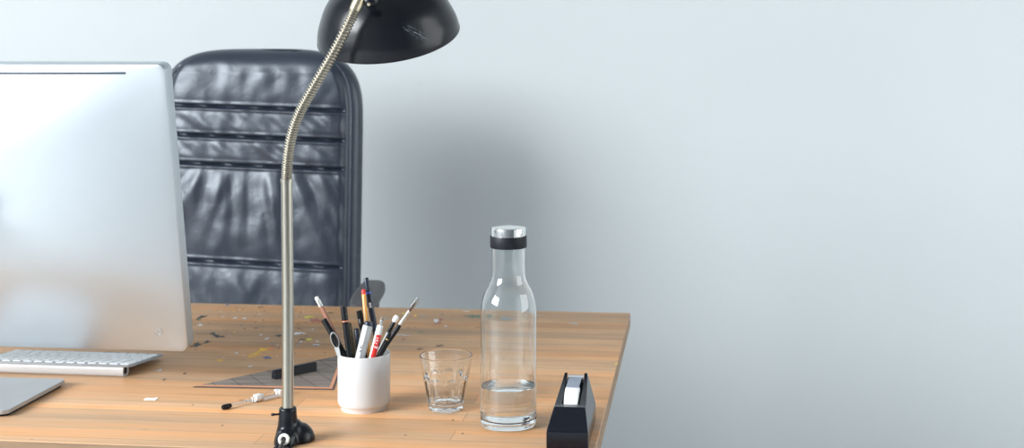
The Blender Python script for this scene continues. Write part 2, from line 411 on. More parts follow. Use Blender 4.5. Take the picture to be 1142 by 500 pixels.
bm = bmesh.new(); box(bm, -5.1, 4.2, WY-0.015, WY, 0, 0.08); tag(make('baseboard_back', bm, M['trim'], smooth=False), kind='structure')

# ================================================================== DESK
YAW = -radians(6.4)
dx = Vector((cos(YAW), sin(YAW), 0)); dy = Vector((-sin(YAW), cos(YAW), 0))
BR = Vector((0.156, 2.592, 0)); LEN, DEP, TH = 1.85, 0.966, 0.028
cen = BR-dx*(LEN/2)-dy*(DEP/2)
desk = empty('desk', cen, YAW, 'worn butcher-block wooden desk spattered with old paint, in front of the black chair', 'desk')
bm = bmesh.new(); box(bm, -LEN/2, LEN/2, -DEP/2, DEP/2, T-TH, T)
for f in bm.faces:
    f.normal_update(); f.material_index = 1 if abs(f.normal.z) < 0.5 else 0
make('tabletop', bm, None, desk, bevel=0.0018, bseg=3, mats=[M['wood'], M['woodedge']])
for sx in (-1, 1):
    for sy in (-1, 1):
        bm = bmesh.new(); x = sx*(LEN/2-0.16); y = sy*(DEP/2-0.09)
        hexa(bm, [(x-.02, y-.02, 0), (x+.02, y-.02, 0), (x+.02, y+.02, 0), (x-.02, y+.02, 0),
                  (x-.03, y-.03, T-TH), (x+.03, y-.03, T-TH), (x+.03, y+.03, T-TH), (x-.03, y+.03, T-TH)])
        make('leg', bm, M['wood'], desk, bevel=0.002)
bm = bmesh.new()
for y in (-DEP/2+0.09, DEP/2-0.09): box(bm, -LEN/2+0.19, LEN/2-0.19, y-0.011, y+0.011, T-TH-0.08, T-TH)
make('apron', bm, M['wood'], desk, smooth=False)

# paint marks on the top: one part, a slot per paint colour
PC = dict(yel=(0.85, 0.50, 0.05), lem=(0.72, 0.68, 0.08), blk=(0.035, 0.042, 0.045), wht=(0.62, 0.63, 0.63), gry=(0.30, 0.31, 0.30),
          blu=(0.05, 0.13, 0.30), org=(0.80, 0.30, 0.10), red=(0.34, 0.12, 0.09), grn=(0.13, 0.19, 0.12), brn=(0.13, 0.07, 0.045), pal=(0.40, 0.36, 0.31))
pm = {k: mat('paint_'+k, c, 0.5, var=0.12, vscale=90) for k, c in PC.items()}; keys = list(PC)
spots = [  # px, py, w, h, tilt, colour
    (292, 391, 14, 5, -.1, 'yel'), (285, 395, 11, 3, -.35, 'yel'), (280, 398, 7, 2, -.4, 'yel'), (302, 389, 6, 3, 0, 'org'),
    (298, 399, 9, 3, .3, 'blu'), (246, 402, 9, 2.2, .25, 'yel'), (297, 378.5, 4, 2.6, 0, 'wht'), (264, 394, 4, 2, 0, 'wht'), (279, 409, 6, 2.2, -.3, 'wht'),
    (224, 354.5, 11, 4, -.25, 'blk'), (221, 357, 6, 2, 0, 'grn'), (238, 372, 7, 3.4, .2, 'blk'), (242, 375, 8, 3, .3, 'blk'), (249, 375.5, 5, 2, 0, 'blk'),
    (219, 385, 12, 4.5, -.2, 'blk'), (231, 382, 9, 3, -.1, 'blk'), (223, 363, 7, 2, .1, 'wht'), (253, 340.6, 4, 1.6, 0, 'blu'), (291, 343, 6, 1.4, 0, 'brn'),
    (262, 355, 4, 1.6, 0, 'wht'), (273, 355.5, 5, 1.8, 0, 'wht'), (286, 366, 6, 1.6, 0, 'brn'), (311, 374.5, 7, 2.4, 0, 'blk'), (334, 372, 13, 3, -.05, 'wht'),
    (345, 379, 7, 2.6, 0, 'lem'), (337, 378.5, 7, 2.2, 0, 'brn'), (335, 382, 4, 2.6, 0, 'wht'), (354, 381, 4, 2.2, 0, 'wht'), (353, 385, 9, 2.4, 0, 'wht'),
    (304, 384, 4, 1.8, 0, 'gry'), (308, 388, 3, 1.4, 0, 'gry'), (291, 374, 3, 1.4, 0, 'wht'), (343, 354, 12, 2, 0, 'lem'), (352, 358, 13, 4, 0, 'red'),
    (333, 386, 4, 1.6, 0, 'gry'), (490, 357, 10, 3, .3, 'red'), (488, 361, 8, 2.0, -.3, 'red'), (486, 358, 6, 3.0, .3, 'wht'), (497, 364, 4, 1.6, 0, 'wht'),
    (472, 352, 8, 1.8, 0, 'gry'), (463, 352.5, 4, 1.6, 0, 'yel'), (450, 350, 4, 1.4, 0, 'lem'), (493, 351, 3, 1.2, 0, 'blk'), (530, 353, 20, 4, 0, 'grn'), (565, 356, 16, 3.4, 0, 'gry'),
    (520, 347.5, 8, 1.3, 0, 'wht'), (468, 389.5, 7, 2, 0, 'brn'), (490, 386, 9, 1.8, 0, 'brn'), (450, 379, 4, 2, 0, 'red'), (448, 374, 16, 1.2, .1, 'wht'),
    (440, 361, 5, 1.6, 0, 'blk'), (430, 356, 7, 1.6, 0, 'gry'), (416, 352, 5, 1.4, 0, 'wht'), (455, 366, 5, 1.4, 0, 'red'), (470, 371, 6, 1.4, 0, 'grn'),
    (687, 406, 3, 1.6, 0, 'lem'), (178, 413.5, 5, 2, .2, 'wht'), (183, 424, 4, 1.6, 0, 'brn'), (122, 394, 9, 2.2, 0, 'blk'), (206, 417, 4, 2, 0, 'brn'),
    (248, 475, 2.4, 1.5, 0, 'brn'), (215, 452, 2.4, 1.4, 0, 'brn'), (505, 469, 2.4, 1.4, 0, 'brn'), (516, 484, 3, 1.2, 0, 'brn'), (452, 486, 3, 1.2, 0, 'brn'),
    (369, 349, 8, 1.6, 0, 'brn'), (318, 350, 5, 1.6, 0, 'gry'), (232, 347, 6, 1.4, 0, 'pal'), (640, 361, 9, 1.8, 0, 'pal'), (600, 352, 7, 1.6, 0, 'pal'),
]
rs_ = random.Random(11)
for _ in range(150):
    px_ = rs_.triangular(215, 480, 300); py_ = 343+57*rs_.random()**1.3
    if abs(px_-321) > 4: spots.append((px_, py_, rs_.uniform(0.8, 3.2), rs_.uniform(0.5, 1.3), rs_.uniform(-.3, .3), rs_.choice(['brn', 'brn', 'brn', 'gry', 'pal', 'pal', 'wht', 'blk', 'yel', 'blu'])))
bm = bmesh.new()
inv = Matrix.Translation(cen) @ Matrix.Rotation(YAW, 4, 'Z'); inv = inv.inverted()
rnd = random.Random(3)
for k, (px, py, w_, h_, tl, cn) in enumerate(spots):
    c = D(px, py); sc = c.y/FPX; rx = w_*sc/2; ry = h_/2*c.y*c.y/((CAMZ-T)*FPX)
    n = 30; vs = []; ph = rnd.random()*50
    for i in range(n):
        a = 2*pi*i/n; rr = max(0.25, 0.9+0.9*noise.noise(Vector((cos(a)*1.5+ph, sin(a)*1.5, ph)))+0.7*noise.noise(Vector((cos(a)*4, sin(a)*4+ph, 1))))
        x = rx*rr*cos(a); y = ry*rr*sin(a)-tl*x*2.0
        q = inv @ Vector((c.x+x, c.y+y, T+0.00025+0.00003*(k % 5))); vs.append(bm.verts.new(q))
    f = bm.faces.new(vs); f.material_index = keys.index(cn)
o = make('paint_spatter', bm, None, desk, smooth=False, mats=[pm[k] for k in keys]); o['kind'] = 'stuff'

# ================================================================== MONITOR
MW, MH, MT = 0.65, 0.472, 0.026
cb = P(210, 393, 1.99); TILT = radians(10.9)
mo = cb-dx*(MW/2)
mon = empty('computer_monitor', None, label='large silver aluminium computer monitor seen from behind, at the left edge above the keyboard', cat='computer monitor',
            mw=Matrix.Translation(mo) @ Matrix.Rotation(YAW, 4, 'Z') @ Matrix.Rotation(TILT, 4, 'X'))
# local: x right, z up along the panel, -y towards the viewer (the back)
def mon_outline(inset):
    return [(x, y+MH/2) for x, y in rounded_rect(MW/2-inset, MH/2-inset, max(0.013-inset*0.5, 0.006), 8)]
bm = bmesh.new(); rings = []
def ring_at(pts, y): return [bm.verts.new((x, y, z)) for x, z in pts]
def bulge(x, z):
    u = min(1, abs(x)/(MW/2)); v = min(1, abs(z-MH/2)/(MH/2))
    return 0.040*(1-u**2.4)*(1-v**2.2)
rings.append(ring_at(mon_outline(0.004), MT)); rings.append(ring_at(mon_outline(0.0), MT-0.002)); rings.append(ring_at(mon_outline(0.0), 0.0015))
rings.append(ring_at(mon_outline(0.0006), 0.0004)); rings.append(ring_at(mon_outline(0.0018), 0.0))
for a, b in zip(rings, rings[1:]):
    n = len(a)
    for i in range(n): bm.faces.new((a[i], a[(i+1) % n], b[(i+1) % n], b[i]))
bm.faces.new(rings[0])
# curved back: shrink the outline towards the centre with a dense set of rings
base = [(v.co.x, v.co.z) for v in rings[-1]]; dense = []
n = len(base)
prev = rings[-1]
for k in range(1, 40):
    s = 1-k/40.0
    cur = [bm.verts.new((x*s, -bulge(x*s, MH/2+(z-MH/2)*s), MH/2+(z-MH/2)*s)) for x, z in base]
    for i in range(n): bm.faces.new((prev[i], prev[(i+1) % n], cur[(i+1) % n], cur[i]))
    prev = cur
cv = bm.verts.new((0, -bulge(0, MH/2), MH/2))
for i in range(n): bm.faces.new((prev[i], prev[(i+1) % n], cv))
bmesh.ops.subdivide_edges(bm, edges=[e for e in bm.edges if e.calc_length() > 0.05 and all(v.co.y <= 0.0001 for v in e.verts)], cuts=12, use_grid_fill=True)
for v in bm.verts:
    if v.co.y < -1e-5 or (abs(v.co.y) < 1e-5 and abs(v.co.x) < MW/2-0.003 and 0.003 < v.co.z < MH-0.003):
        v.co.y = -bulge(v.co.x, v.co.z)
make('back_casing', bm, M['alu'], mon, angle=50)
bm = bmesh.new(); box(bm, -MW/2+0.02, MW/2-0.02, MT, MT+0.0015, 0.07, MH-0.02); make('screen', bm, M['blackgloss'], mon, smooth=False)
zs = MH-0.0135; xs = MW/2-0.063
bm = bmesh.new()
nseg = 60
for side in (0, 1):
    pass
pts_u = []; pts_l = []
for i in range(nseg+1):
    x = -xs+2*xs*i/nseg; pts_u.append((x, -bulge(x, zs+.0017)-0.0004, zs+.0017)); pts_l.append((x, -bulge(x, zs-.0017)-0.0004, zs-.0017))
vu = [bm.verts.new(p) for p in pts_u]; vl = [bm.verts.new(p) for p in pts_l]
vu2 = [bm.verts.new((p[0], p[1]+0.003, p[2])) for p in pts_u]; vl2 = [bm.verts.new((p[0], p[1]+0.003, p[2])) for p in pts_l]
for i in range(nseg):
    bm.faces.new((vu[i], vu[i+1], vl[i+1], vl[i])); bm.faces.new((vu2[i], vu2[i+1], vl2[i+1], vl2[i]))
    bm.faces.new((vu[i], vu[i+1], vu2[i+1], vu2[i])); bm.faces.new((vl[i], vl[i+1], vl2[i+1], vl2[i]))
for i in (0, nseg): bm.faces.new((vu[i], vl[i], vl2[i], vu2[i]))
o = make('vent_slot', bm, M['slot'], mon, smooth=False); o['label'] = 'long dark vent slot'
bx, bz = MW/2-0.0455, 0.036
bm = bmesh.new(); lathe(bm, [(0, 0.0002), (0.0042, 0.0002), (0.0044, 0.0), (0.0044, -0.002)], 32)
lathe(bm, [(0.0064, -0.001), (0.0064, 0.0002), (0.0067, 0.0002), (0.0068, -0.001)], 32)
pb = make('power_button', bm, M['alu'], mon, matrix=Matrix.Translation((bx, -bulge(bx, bz)-0.0002, bz)) @ Matrix.Rotation(pi/2, 4, 'X'))
bm = bmesh.new()
for i in range(25):
    pass
ring = [(0.0016*cos(2*pi*i/24), 0.0016*sin(2*pi*i/24), 0.0003) for i in range(25)]
tube(bm, ring, 0.00030, 6, cap=False); make('button_symbol', bm, M['slot'], pb)

# desk-clamped arm that carries the monitor (stands left of the picture)
bm = bmesh.new()
arm = empty('monitor_arm', D(-210, 425), 0, 'black clamp-on arm holding the silver monitor from behind', 'monitor arm')
aw = arm.location.copy()
cpos = mon.matrix_world @ Vector((0, -0.052, MH/2))
lathe(bm, [(0, 0), (0.045, 0), (0.045, 0.012), (0.018, 0.016), (0.016, 0.30), (0, 0.30)], 32); make('post', bm, M['blackmetal'], arm)
bm = bmesh.new(); q = cpos-aw
tube(bm, spline([Vector((0, 0, 0.25)), Vector((q.x*0.5, q.y*0.5-0.16, q.z*0.5+0.125)), Vector((q.x-0.005, q.y-0.05, q.z)), q], 30), 0.016, 16)
make('arm_link', bm, M['blackmetal'], arm)
bm = bmesh.new(); 
rm = Matrix.Translation(q) @ Matrix.Rotation(YAW, 4, 'Z') @ Matrix.Rotation(TILT, 4, 'X') @ Matrix.Rotation(pi/2, 4, 'X')
lathe(bm, [(0, 0.02), (0.02, 0.02), (0.038, 0.004), (0.040, -0.012), (0, -0.012)], 32); make('mount_plate', bm, M['blackmetal'], arm, matrix=rm)

# ================================================================== KEYBOARD
KY = -radians(7.0)
kb = empty('keyboard', D(137, 421), KY, 'slim white and silver computer keyboard lying under the monitor', 'keyboard')
KW, KD = 0.277, 0.128
th0 = atan2(0.011, KD)
bm = bmesh.new()
pr = []
for k in range(17):
    a = pi*0.5+pi*1.0*k/16
    sg = lambda v, e: (abs(v)**e)*(1 if v > 0 else -1)
    pr.append((0.0055+0.0055*sg(cos(a), .6), 0.0085+0.0085*sg(sin(a), .6)))
pr += [(0.018, 0.0), (0.021, 0.006), (0.021, 0.017)]
prism(bm, pr, -KW+0.018, 0.0, axis='x'); make('battery_tube', bm, M['tubealu'], kb, angle=40)
bm = bmesh.new()
lathe(bm, [(0, 0.0006), (0.0052, 0.0006), (0.0058, 0), (0.0058, -0.002)], 24)
make('battery_cap', bm, M['rubber'], kb, matrix=Matrix.Translation((0.0, 0.0092, 0.0085)) @ Matrix.Rotation(pi/2, 4, 'Y'))
deckm = Matrix.Translation((-KW/2+0.0135, 0.001, 0.0165)) @ Matrix.Rotation(-th0, 4, 'X')
bm = bmesh.new(); prism(bm, [(x, y+KD/2) for x, y in rounded_rect(KW/2, KD/2, 0.007, 6)], 0, 0.0035)
deck = make('deck', bm, M['deckalu'], kb, matrix=deckm, bevel=0.0006)
def keymesh(wd, dp):
    bm = bmesh.new(); a = rounded_rect(wd/2, dp/2, 0.0015, 3); b = rounded_rect(wd/2-0.0006, dp/2-0.0006, 0.0013, 3)
    va = [bm.verts.new((x, y, 0)) for x, y in a]; vb = [bm.verts.new((x, y, 0.0018)) for x, y in b]; n = len(a)
    bm.faces.new(vb)
    for i in range(n): bm.faces.new((va[i], va[(i+1) % n], vb[(i+1) % n], vb[i]))
    bm.faces.new(va[::-1])
    me = bpy.data.meshes.new('key'); bmesh.ops.recalc_face_normals(bm, faces=bm.faces); bm.to_mesh(me); bm.free(); me.materials.append(M['key']); return me
# seen from behind: nearest row is the half-height function row; spare widths mirrored
rows = [([1]*14, 0.0105), ([1]*13+[1.5], 0.0165), ([1.5]+[1]*13, 0.0165)[::1], ([1.75]+[1]*11+[1.75], 0.0165), ([2.25]+[1]*10+[2.25], 0.0165), ([1, 1, 1, 1.25, 5, 1.25, 1, 1, 1, 1], 0.0165)]
y = 0.0035; usable = KW-0.008; cache = {}
for ri, (ws, dp) in enumerate(rows):
    if ri in (1, 2): ws = ws[::-1] if ri == 2 else [1.5]+[1]*13
    tot = sum(ws); u = usable/tot; x = -usable/2
    for wv in ws[::-1] if ri == 2 else ws:
        wd = u*wv-0.0034; kk = (round(wd, 5), dp)
        if kk not in cache: cache[kk] = keymesh(wd, dp)
        o = bpy.data.objects.new('key', cache[kk]); COL.objects.link(o); o.parent = deck
        o.location = (x+u*wv/2, y+dp/2, 0.0034); x += u*wv
    y += dp+0.0035

# ================================================================== TRACKPAD
tp = empty('trackpad', D(8, 466), -radians(5.0), 'flat grey metal trackpad with a rounded corner, on the desk in front of the keyboard', 'trackpad')
bm = bmesh.new(); prism(bm, [(x-0.09, y+0.092) for x, y in rounded_rect(0.09, 0.092, 0.011, 8)], 0.004, 0.0105)
make('touch_surface', bm, M['padalu'], tp, bevel=0.001)
bm = bmesh.new(); prism(bm, [(x-0.09, y+0.092) for x, y in rounded_rect(0.086, 0.088, 0.011, 8)], 0.0, 0.0045)
make('base_plate', bm, M['rubber'], tp)

# ================================================================== LAMP
LZ = 1.715
LP = P(321, 493, LZ); LP.z = T
lamp = empty('desk_lamp', LP, 0, 'nickel gooseneck desk lamp with a scratched black dome shade, clamped at the near desk edge', 'lamp')
def L(px, py, d=LZ): return P(px, py, d)-LP
bm = bmesh.new()
lathe(bm, [(0, 0), (0.0185, 0), (0.0182, 0.006), (0.0165, 0.014), (0.0142, 0.022), (0.0130, 0.031), (0.0124, 0.040), (0.0122, 0.047), (0.0116, 0.049), (0, 0.049)], 40)
def ellipsoid(bm, c, r, n=24):
    res = bmesh.ops.create_uvsphere(bm, u_segments=n, v_segments=n//2, radius=1)
    for v in res['verts']: v.co = Vector((c[0]+v.co.x*r[0], c[1]+v.co.y*r[1], c[2]+max(v.co.z*r[2], -c[2])))
ellipsoid(bm, (0.0140, 0.008, 0.0), (0.0225, 0.021, 0.0255)); ellipsoid(bm, (0.006, 0.004, 0.0), (0.0205, 0.020, 0.033)); ellipsoid(bm, (0.0, -0.006, 0.0), (0.0180, 0.022, 0.024))
lb = make('base', bm, M['blackmetal'], lamp)
md = lb.modifiers.new('r', 'REMESH'); md.mode = 'VOXEL'; md.voxel_size = 0.0011; md.use_smooth_shade = True
md = lb.modifiers.new('s', 'SMOOTH'); md.iterations = 30; md.factor = 0.5
bm = bmesh.new(); tube(bm, [(0, 0, 0.044), (0, 0, 0.2), L(319.8, 201)], 0.0080, 28); make('pole', bm, M['pole'], lamp)
bm = bmesh.new()
pt = L(319.8, 201)
tube(bm, [pt+Vector((0, 0, -0.003)), pt+Vector((0, 0, 0.0015))], 0.0088, 28); make('collar', bm, M['pole'], lamp)
bm = bmesh.new(); tube(bm, [(-0.010, -0.004, 0.040), (-0.0185, -0.006, 0.040)], 0.0014, 10)
lathe(bm, [(0, -0.0020), (0.0022, -0.0015), (0.0028, 0), (0.0022, 0.0015), (0, 0.0020)], 12, c=(-0.0195, -0.006, 0.040)); make('set_screw', bm, M['blackmetal'], lamp)
# cable ring + cable
fm = Matrix.Translation((0.0, -0.0235, 0.0110)) @ Matrix.Rotation(radians(72), 4, 'X')
bm = bmesh.new(); ring = [(0.0056*cos(2*pi*i/32), 0.0056*sin(2*pi*i/32), 0.002) for i in range(33)]
tube(bm, ring, 0.0024, 10, cap=False); o = make('cable_grommet', bm, M['wcap'], lamp, matrix=fm); o['label'] = 'cream ring around the cable hole'
bm = bmesh.new()
cpts = spline([Vector((0.0, -0.017, 0.012)), Vector((0.0, -0.028, 0.010)), Vector((-0.003, -0.040, 0.002)), Vector((-0.010, -0.054, -0.02)), Vector((-0.012, -0.058, -0.09)), Vector((-0.012, -0.058, -0.3)), Vector((-0.012, -0.058, -0.72))], 70)
tube(bm, cpts, lambda i: 0.0022+0.0003*sin(i*1.7), 10); make('cable', bm, mat('braided_cable', (0.05, 0.045, 0.04), 0.6, bump=0.3, bscale=900, var=0.6, vscale=500), lamp)
# clamp under the top
bm = bmesh.new()
ny = (D(321, 502.5)-LP).y-0.004
box(bm, -0.012, 0.012, ny-0.006, ny, -0.065, 0.004); box(bm, -0.012, 0.012, ny-0.006, 0.012, -0.065, -0.058); box(bm, -0.012, 0.012, ny-0.006, 0.0, 0.0, 0.004)
make('clamp', bm, M['blackmetal'], lamp, bevel=0.0015)
bm = bmesh.new(); tube(bm, [(0, 0, -0.088), (0, 0, -0.0285)], 0.004, 12); lathe(bm, [(0, -0.1), (0.012, -0.098), (0.012, -0.088), (0, -0.086)], 20); make('clamp_screw', bm, M['pole'], lamp)
# gooseneck
gp = [(319.8, 201), (320.2, 188), (321.5, 173), (324.2, 156), (328.6, 140), (335, 124), (342.8, 109.5), (352, 93.5), (362, 76.5), (372, 59), (381.5, 41), (391, 21.5), (396, 10)]
ctrl = [L(px, py, 1.715-0.02*i/12) for i, (px, py) in enumerate(gp)]
fine = spline(ctrl, 400); Lg = sum((fine[i+1]-fine[i]).length for i in range(400)); pitch = 0.0039; nn = int(Lg/pitch*8)
path = spline(ctrl, nn)
bm = bmesh.new(); tube(bm, path, lambda i: 0.0076-0.0024*abs(cos(pi*i/8))**4, 20); make('gooseneck', bm, M['goose'], lamp, angle=180)
SZ = 1.815; k_ = SZ/1.715
e0 = L(395, 12, 1.695); e1 = L(404.5, -8, 1.700)
bm = bmesh.new(); tube(bm, [e0, e0.lerp(e1, .5), e1], lambda i: [0.0074, 0.0080, 0.0080][i], 24); o = make('gooseneck_ferrule', bm, M['brass'], lamp)
# shade
sc_ = P(433.5, 38, SZ)-LP
A = Vector((-sin(radians(5))*cos(radians(24)), -sin(radians(24)), cos(radians(5))*cos(radians(24)))).normalized()
F_ = (Vector((0, -1, 0))-A*Vector((0, -1, 0)).dot(A)).normalized()
X_ = (-F_).cross(A).normalized()           # local x to the right, local y = -F, z = A
sm_ = Matrix((X_, -F_, A)).transposed().to_4x4(); sm_.translation = sc_
op = [(.0985, 0), (.0978, .006), (.0955, .016), (.0905, .029), (.0825, .0455), (.0705, .061), (.055, .0735), (.040, .0805), (.0315, .0835), (.0305, .0955), (.027, .1015), (0, .1035)]
op = [(r*k_*1.0, h*k_) for r, h in op]
ip = [(max(r-0.0016, 0), h-0.0014 if i else 0) for i, (r, h) in enumerate(op)]
bm = bmesh.new()
def smoothprof(p, n=60):
    s = spline([Vector((a, b, 0)) for a, b in p], n); return [(max(v.x, 0), v.y) for v in s]
prof = smoothprof(ip[:9])[::-1]; prof = [(0, prof[0][1])]+prof+[(op[0][0]-0.0008, -0.001)]+smoothprof(op[:9])+op[9:]
lathe(bm, prof, 96)
M['shade'] = shade_mat()
shade = make('lamp_shade', bm, M['shade'], lamp, matrix=sm_, angle=60); shade['label'] = 'black enamel dome shade with scratches'
bm = bmesh.new(); rr = op[0][0]-0.0004
tube(bm, [(rr*cos(2*pi*i/96), rr*sin(2*pi*i/96), -0.0004) for i in range(97)], 0.0009, 8, cap=False); make('rim', bm, M['blackmetal'], shade)
bm = bmesh.new(); lathe(bm, [(0, .079), (0.016, .079), (0.016, .04), (0.03, .01), (0.027, -0.008), (0, -0.018)], 32); make('bulb', bm, M['white'], shade)
# knuckle joining the neck to the shade
kq = e1
surf = sm_ @ Vector((-0.018, -0.052, 0.079))
bm = bmesh.new(); tube(bm, [kq+Vector((0, 0, -0.002)), kq.lerp(surf, .5)+Vector((0, -0.002, 0.002)), surf], lambda i: [0.009, 0.0095, 0.009][i], 20)
k1 = P(413, 1.5, 1.70)-LP
res = bmesh.ops.create_uvsphere(bm, u_segments=20, v_segments=12, radius=1)
for v in res['verts']: v.co = k1+Vector((v.co.x*0.0115, v.co.y*0.009, v.co.z*0.0085))
make('swivel_joint', bm, M['blackmetal'], lamp)
bm = bmesh.new(); tube(bm, [P(411.5, 4.5, 1.692)-LP, P(411, 5, 1.688)-LP], 0.0022, 12); make('joint_screw', bm, M['brass'], lamp)

# ================================================================== CHAIR
CHY = -radians(8.0)
cc = Vector((-330/FPX*3.1, 3.1, 0))
chair = empty('office_chair', cc, CHY, 'black leather high-back office chair with horizontal seams, behind the desk', 'chair')
ZT, ZB = 1.2985, 0.55
HWD = 0.266
seams = [1.152, 1.079, 1.009, 0.771]
def panel(z):
    ed = [ZT]+seams+[ZB]
    for a, b in zip(ed, ed[1:]):
        if b <= z <= a: return (z-b)/(a-b), a-b, ed.index(a)
    return 0.5, 1, 9
bm = bmesh.new(); NX, NZ, NB = 190, 330, 40
ringsC = []
for j in range(NZ+1):
    s = j/NZ; zz = ZB+(ZT-ZB)*(1-(1-s)**1.35) if s > 0 else ZB
    up = max(0, (zz-(ZT-0.19))/0.19); dn = max(0, ((ZB+0.05)-zz)/0.05)
    a = HWD*(1-0.012*(zz-0.8)/0.5)*(max(0, 1-up**3)**(1/4)); a *= (1-0.2*dn**3)
    a = max(a, 0.0005)
    up2 = max(0, (zz-(ZT-0.045))/0.045)
    b = 0.046*max(0.0, (1-up2**2))**0.5
    bb = 0.034*max(0.0, (1-up2**2))**0.5
    yrec = (1.0-zz)*-0.10 if False else (zz-1.0)*0.07
    ring = []
    for i in range(NX+1):
        u = -1+2*i/NX; u = sin(u*pi/2)*0.35+u*0.65
        x = a*u
        edge = max(0, 1-abs(u)**7)**(1/3.2)
        y = -b*edge
        # displaced leather
        zl = zz+0.030*x
        pt_, ph_, idx = panel(zl)
        maskx = max(0, min(1, (0.885-abs(u))/0.06)); maskx = maskx*maskx*(3-2*maskx)
        topf = max(0, min(1, (ZT-0.02-zz)/0.04))
        d = 0.0
        d += 0.007*(1-(2*pt_-1)**4)*(1 if idx else 0.8)*maskx
        for zs_ in seams:
            d -= 0.0055*exp(-((zl-zs_)/0.0030)**2)*maskx
            d += 0.0022*exp(-((zl-zs_-0.007)/0.0035)**2)*maskx
            d += 0.0035*exp(-((zl-zs_+0.0075)/0.0035)**2)*maskx
        d -= 0.006*exp(-((abs(u)-0.905)/0.012)**2)*topf
        cent = max(0, 1-(2*pt_-1)**4)
        if idx == 3:
            q = (x+0.02+0.012*noise.noise(Vector((x*9, zl*9, 1))))/(seams[2]+0.30-zl)
            wv = noise.noise(Vector((q*7.0, zl*3.0, 3.1)))*0.9+0.25*noise.noise(Vector((q*15, zl*6, 8.0)))
            fade = 0.35+0.65*max(0, min(1, (zl-seams[3])/0.13))
            d += 0.0115*wv*cent*maskx*fade
        elif idx == 4:
            wv = noise.noise(Vector((x*16+zl*7, zl*4, 13.1))); d += 0.004*wv*cent*maskx
        elif idx == 0:
            wv = noise.noise(Vector((x*15, zl*4, 23.1))); d += 0.0045*wv*maskx*max(0, 1-abs(pt_-0.55)*1.8)*topf
        else:
            wv = noise.noise(Vector((x*22+zl*30, zl*14, 33.1+idx*5))); d += 0.0035*wv*cent*maskx
        d += 0.0018*noise.noise(Vector((x*30, zl*22, 5)))*maskx
        y -= d*topf if idx == 0 else d
        ring.append(bm.verts.new((x, y+yrec, zz)))
    for i in range(1, NB):
        u = 1-2*i/NB; x = a*u; y = bb*max(0, 1-abs(u)**5)**(1/2.6)
        ring.append(bm.verts.new((x, y+yrec+0.0, zz)))
    ringsC.append(ring)
for a, b in zip(ringsC, ringsC[1:]):
    n = len(a)
    for i in range(n): bm.faces.new((a[i], a[(i+1) % n], b[(i+1) % n], b[i]))
bm.faces.new(ringsC[0]); bm.faces.new(ringsC[-1])
back = make('backrest', bm, M['leather'], chair, angle=80)
# seat
bm = bmesh.new(); res = bmesh.ops.create_cube(bm, size=1)
bmesh.ops.subdivide_edges(bm, edges=bm.edges[:], cuts=12, use_grid_fill=True)
for v in bm.verts:
    p = v.co*2; q = Vector((p.x*0.26, -0.23+p.y*0.24, 0.49+p.z*0.055))
    ln = (abs(p.x)**6+abs(p.y)**6+abs(p.z)**6)**(1/6)
    q = Vector((p.x/ln*0.26, -0.185+p.y/ln*0.205, 0.49+p.z/ln*0.06+(0.012*(1-p.x*p.x)*(1-p.y*p.y) if p.z > 0.9 else 0)))
    v.co = q
make('seat', bm, M['leather'], chair, angle=80)
# arms
for sx in (-1, 1):
    ax = sx*0.345; off = 0.14 if sx > 0 else 0.0
    bm = bmesh.new(); prof_ = []
    L0, L1 = -0.385, -0.135
    nst = 30; prev = None
    for i in range(nst+1):
        s = i/nst; yy = L0+(L1-L0)*s; e = (1-abs(2*s-1)**4.0)**(1/2.6) if 0 < s < 1 else 0.02
        hw = 0.031*e; ht = 0.017*e; zc = 0.732+0.010*s
        ring = [bm.verts.new((ax-0.006+off*(L1-yy)+hw*(abs(cos(t))**0.6*(1 if cos(t) > 0 else -1)), yy, zc+ht*(abs(sin(t))**0.7*(1 if sin(t) > 0 else -1)))) for t in [2*pi*k/28 for k in range(28)]]
        if prev:
            for k in range(28): bm.faces.new((prev[k], prev[(k+1) % 28], ring[(k+1) % 28], ring[k]))
        else: bm.faces.new(ring)
        prev = ring
    bm.faces.new(prev); make('armrest', bm, M['arm'], chair, angle=80)
    bm = bmesh.new(); tube(bm, spline([Vector((ax, -0.19, 0.725)), Vector((ax, -0.19, 0.66)), Vector((ax, -0.18, 0.52)), Vector((ax*0.9, -0.16, 0.425)), Vector((ax*0.3, -0.14, 0.415))], 40), 0.017, 14)
    make('arm_support', bm, M['arm'], chair)
bm = bmesh.new(); tube(bm, [(0, -0.12, 0.10), (0, -0.12, 0.30)], 0.03, 20); tube(bm, [(0, -0.12, 0.30), (0, -0.12, 0.44)], 0.016, 20); make('gas_column', bm, M['arm'], chair)
bm = bmesh.new(); tube(bm, spline([Vector((0, -0.2, 0.42)), Vector((0, 0.0, 0.42)), Vector((0, 0.045, 0.50)), Vector((0, 0.03, 0.66))], 20), 0.022, 14); make('back_bracket', bm, M['arm'], chair)
for i in range(5):
    a = radians(18+72*i); bm = bmesh.new()
    tube(bm, [(0, -0.12, 0.12), (0.15*cos(a), -0.12+0.15*sin(a), 0.10), (0.30*cos(a), -0.12+0.30*sin(a), 0.075)], lambda k: [0.026, 0.02, 0.014][k], 12)
    make('base_leg', bm, M['arm'], chair)
    bm = bmesh.new(); c_ = Vector((0.30*cos(a), -0.12+0.30*sin(a), 0.028)); t_ = Vector((-sin(a), cos(a), 0))
    tube(bm, [c_-t_*0.026, c_-t_*0.006], 0.028, 20); tube(bm, [c_+t_*0.006, c_+t_*0.026], 0.028, 20); tube(bm, [c_-t_*0.01, c_+t_*0.01], 0.01, 10); tube(bm, [c_, c_+Vector((0, 0, 0.045))], 0.007, 10)
    make('caster', bm, M['blackplastic'], chair)

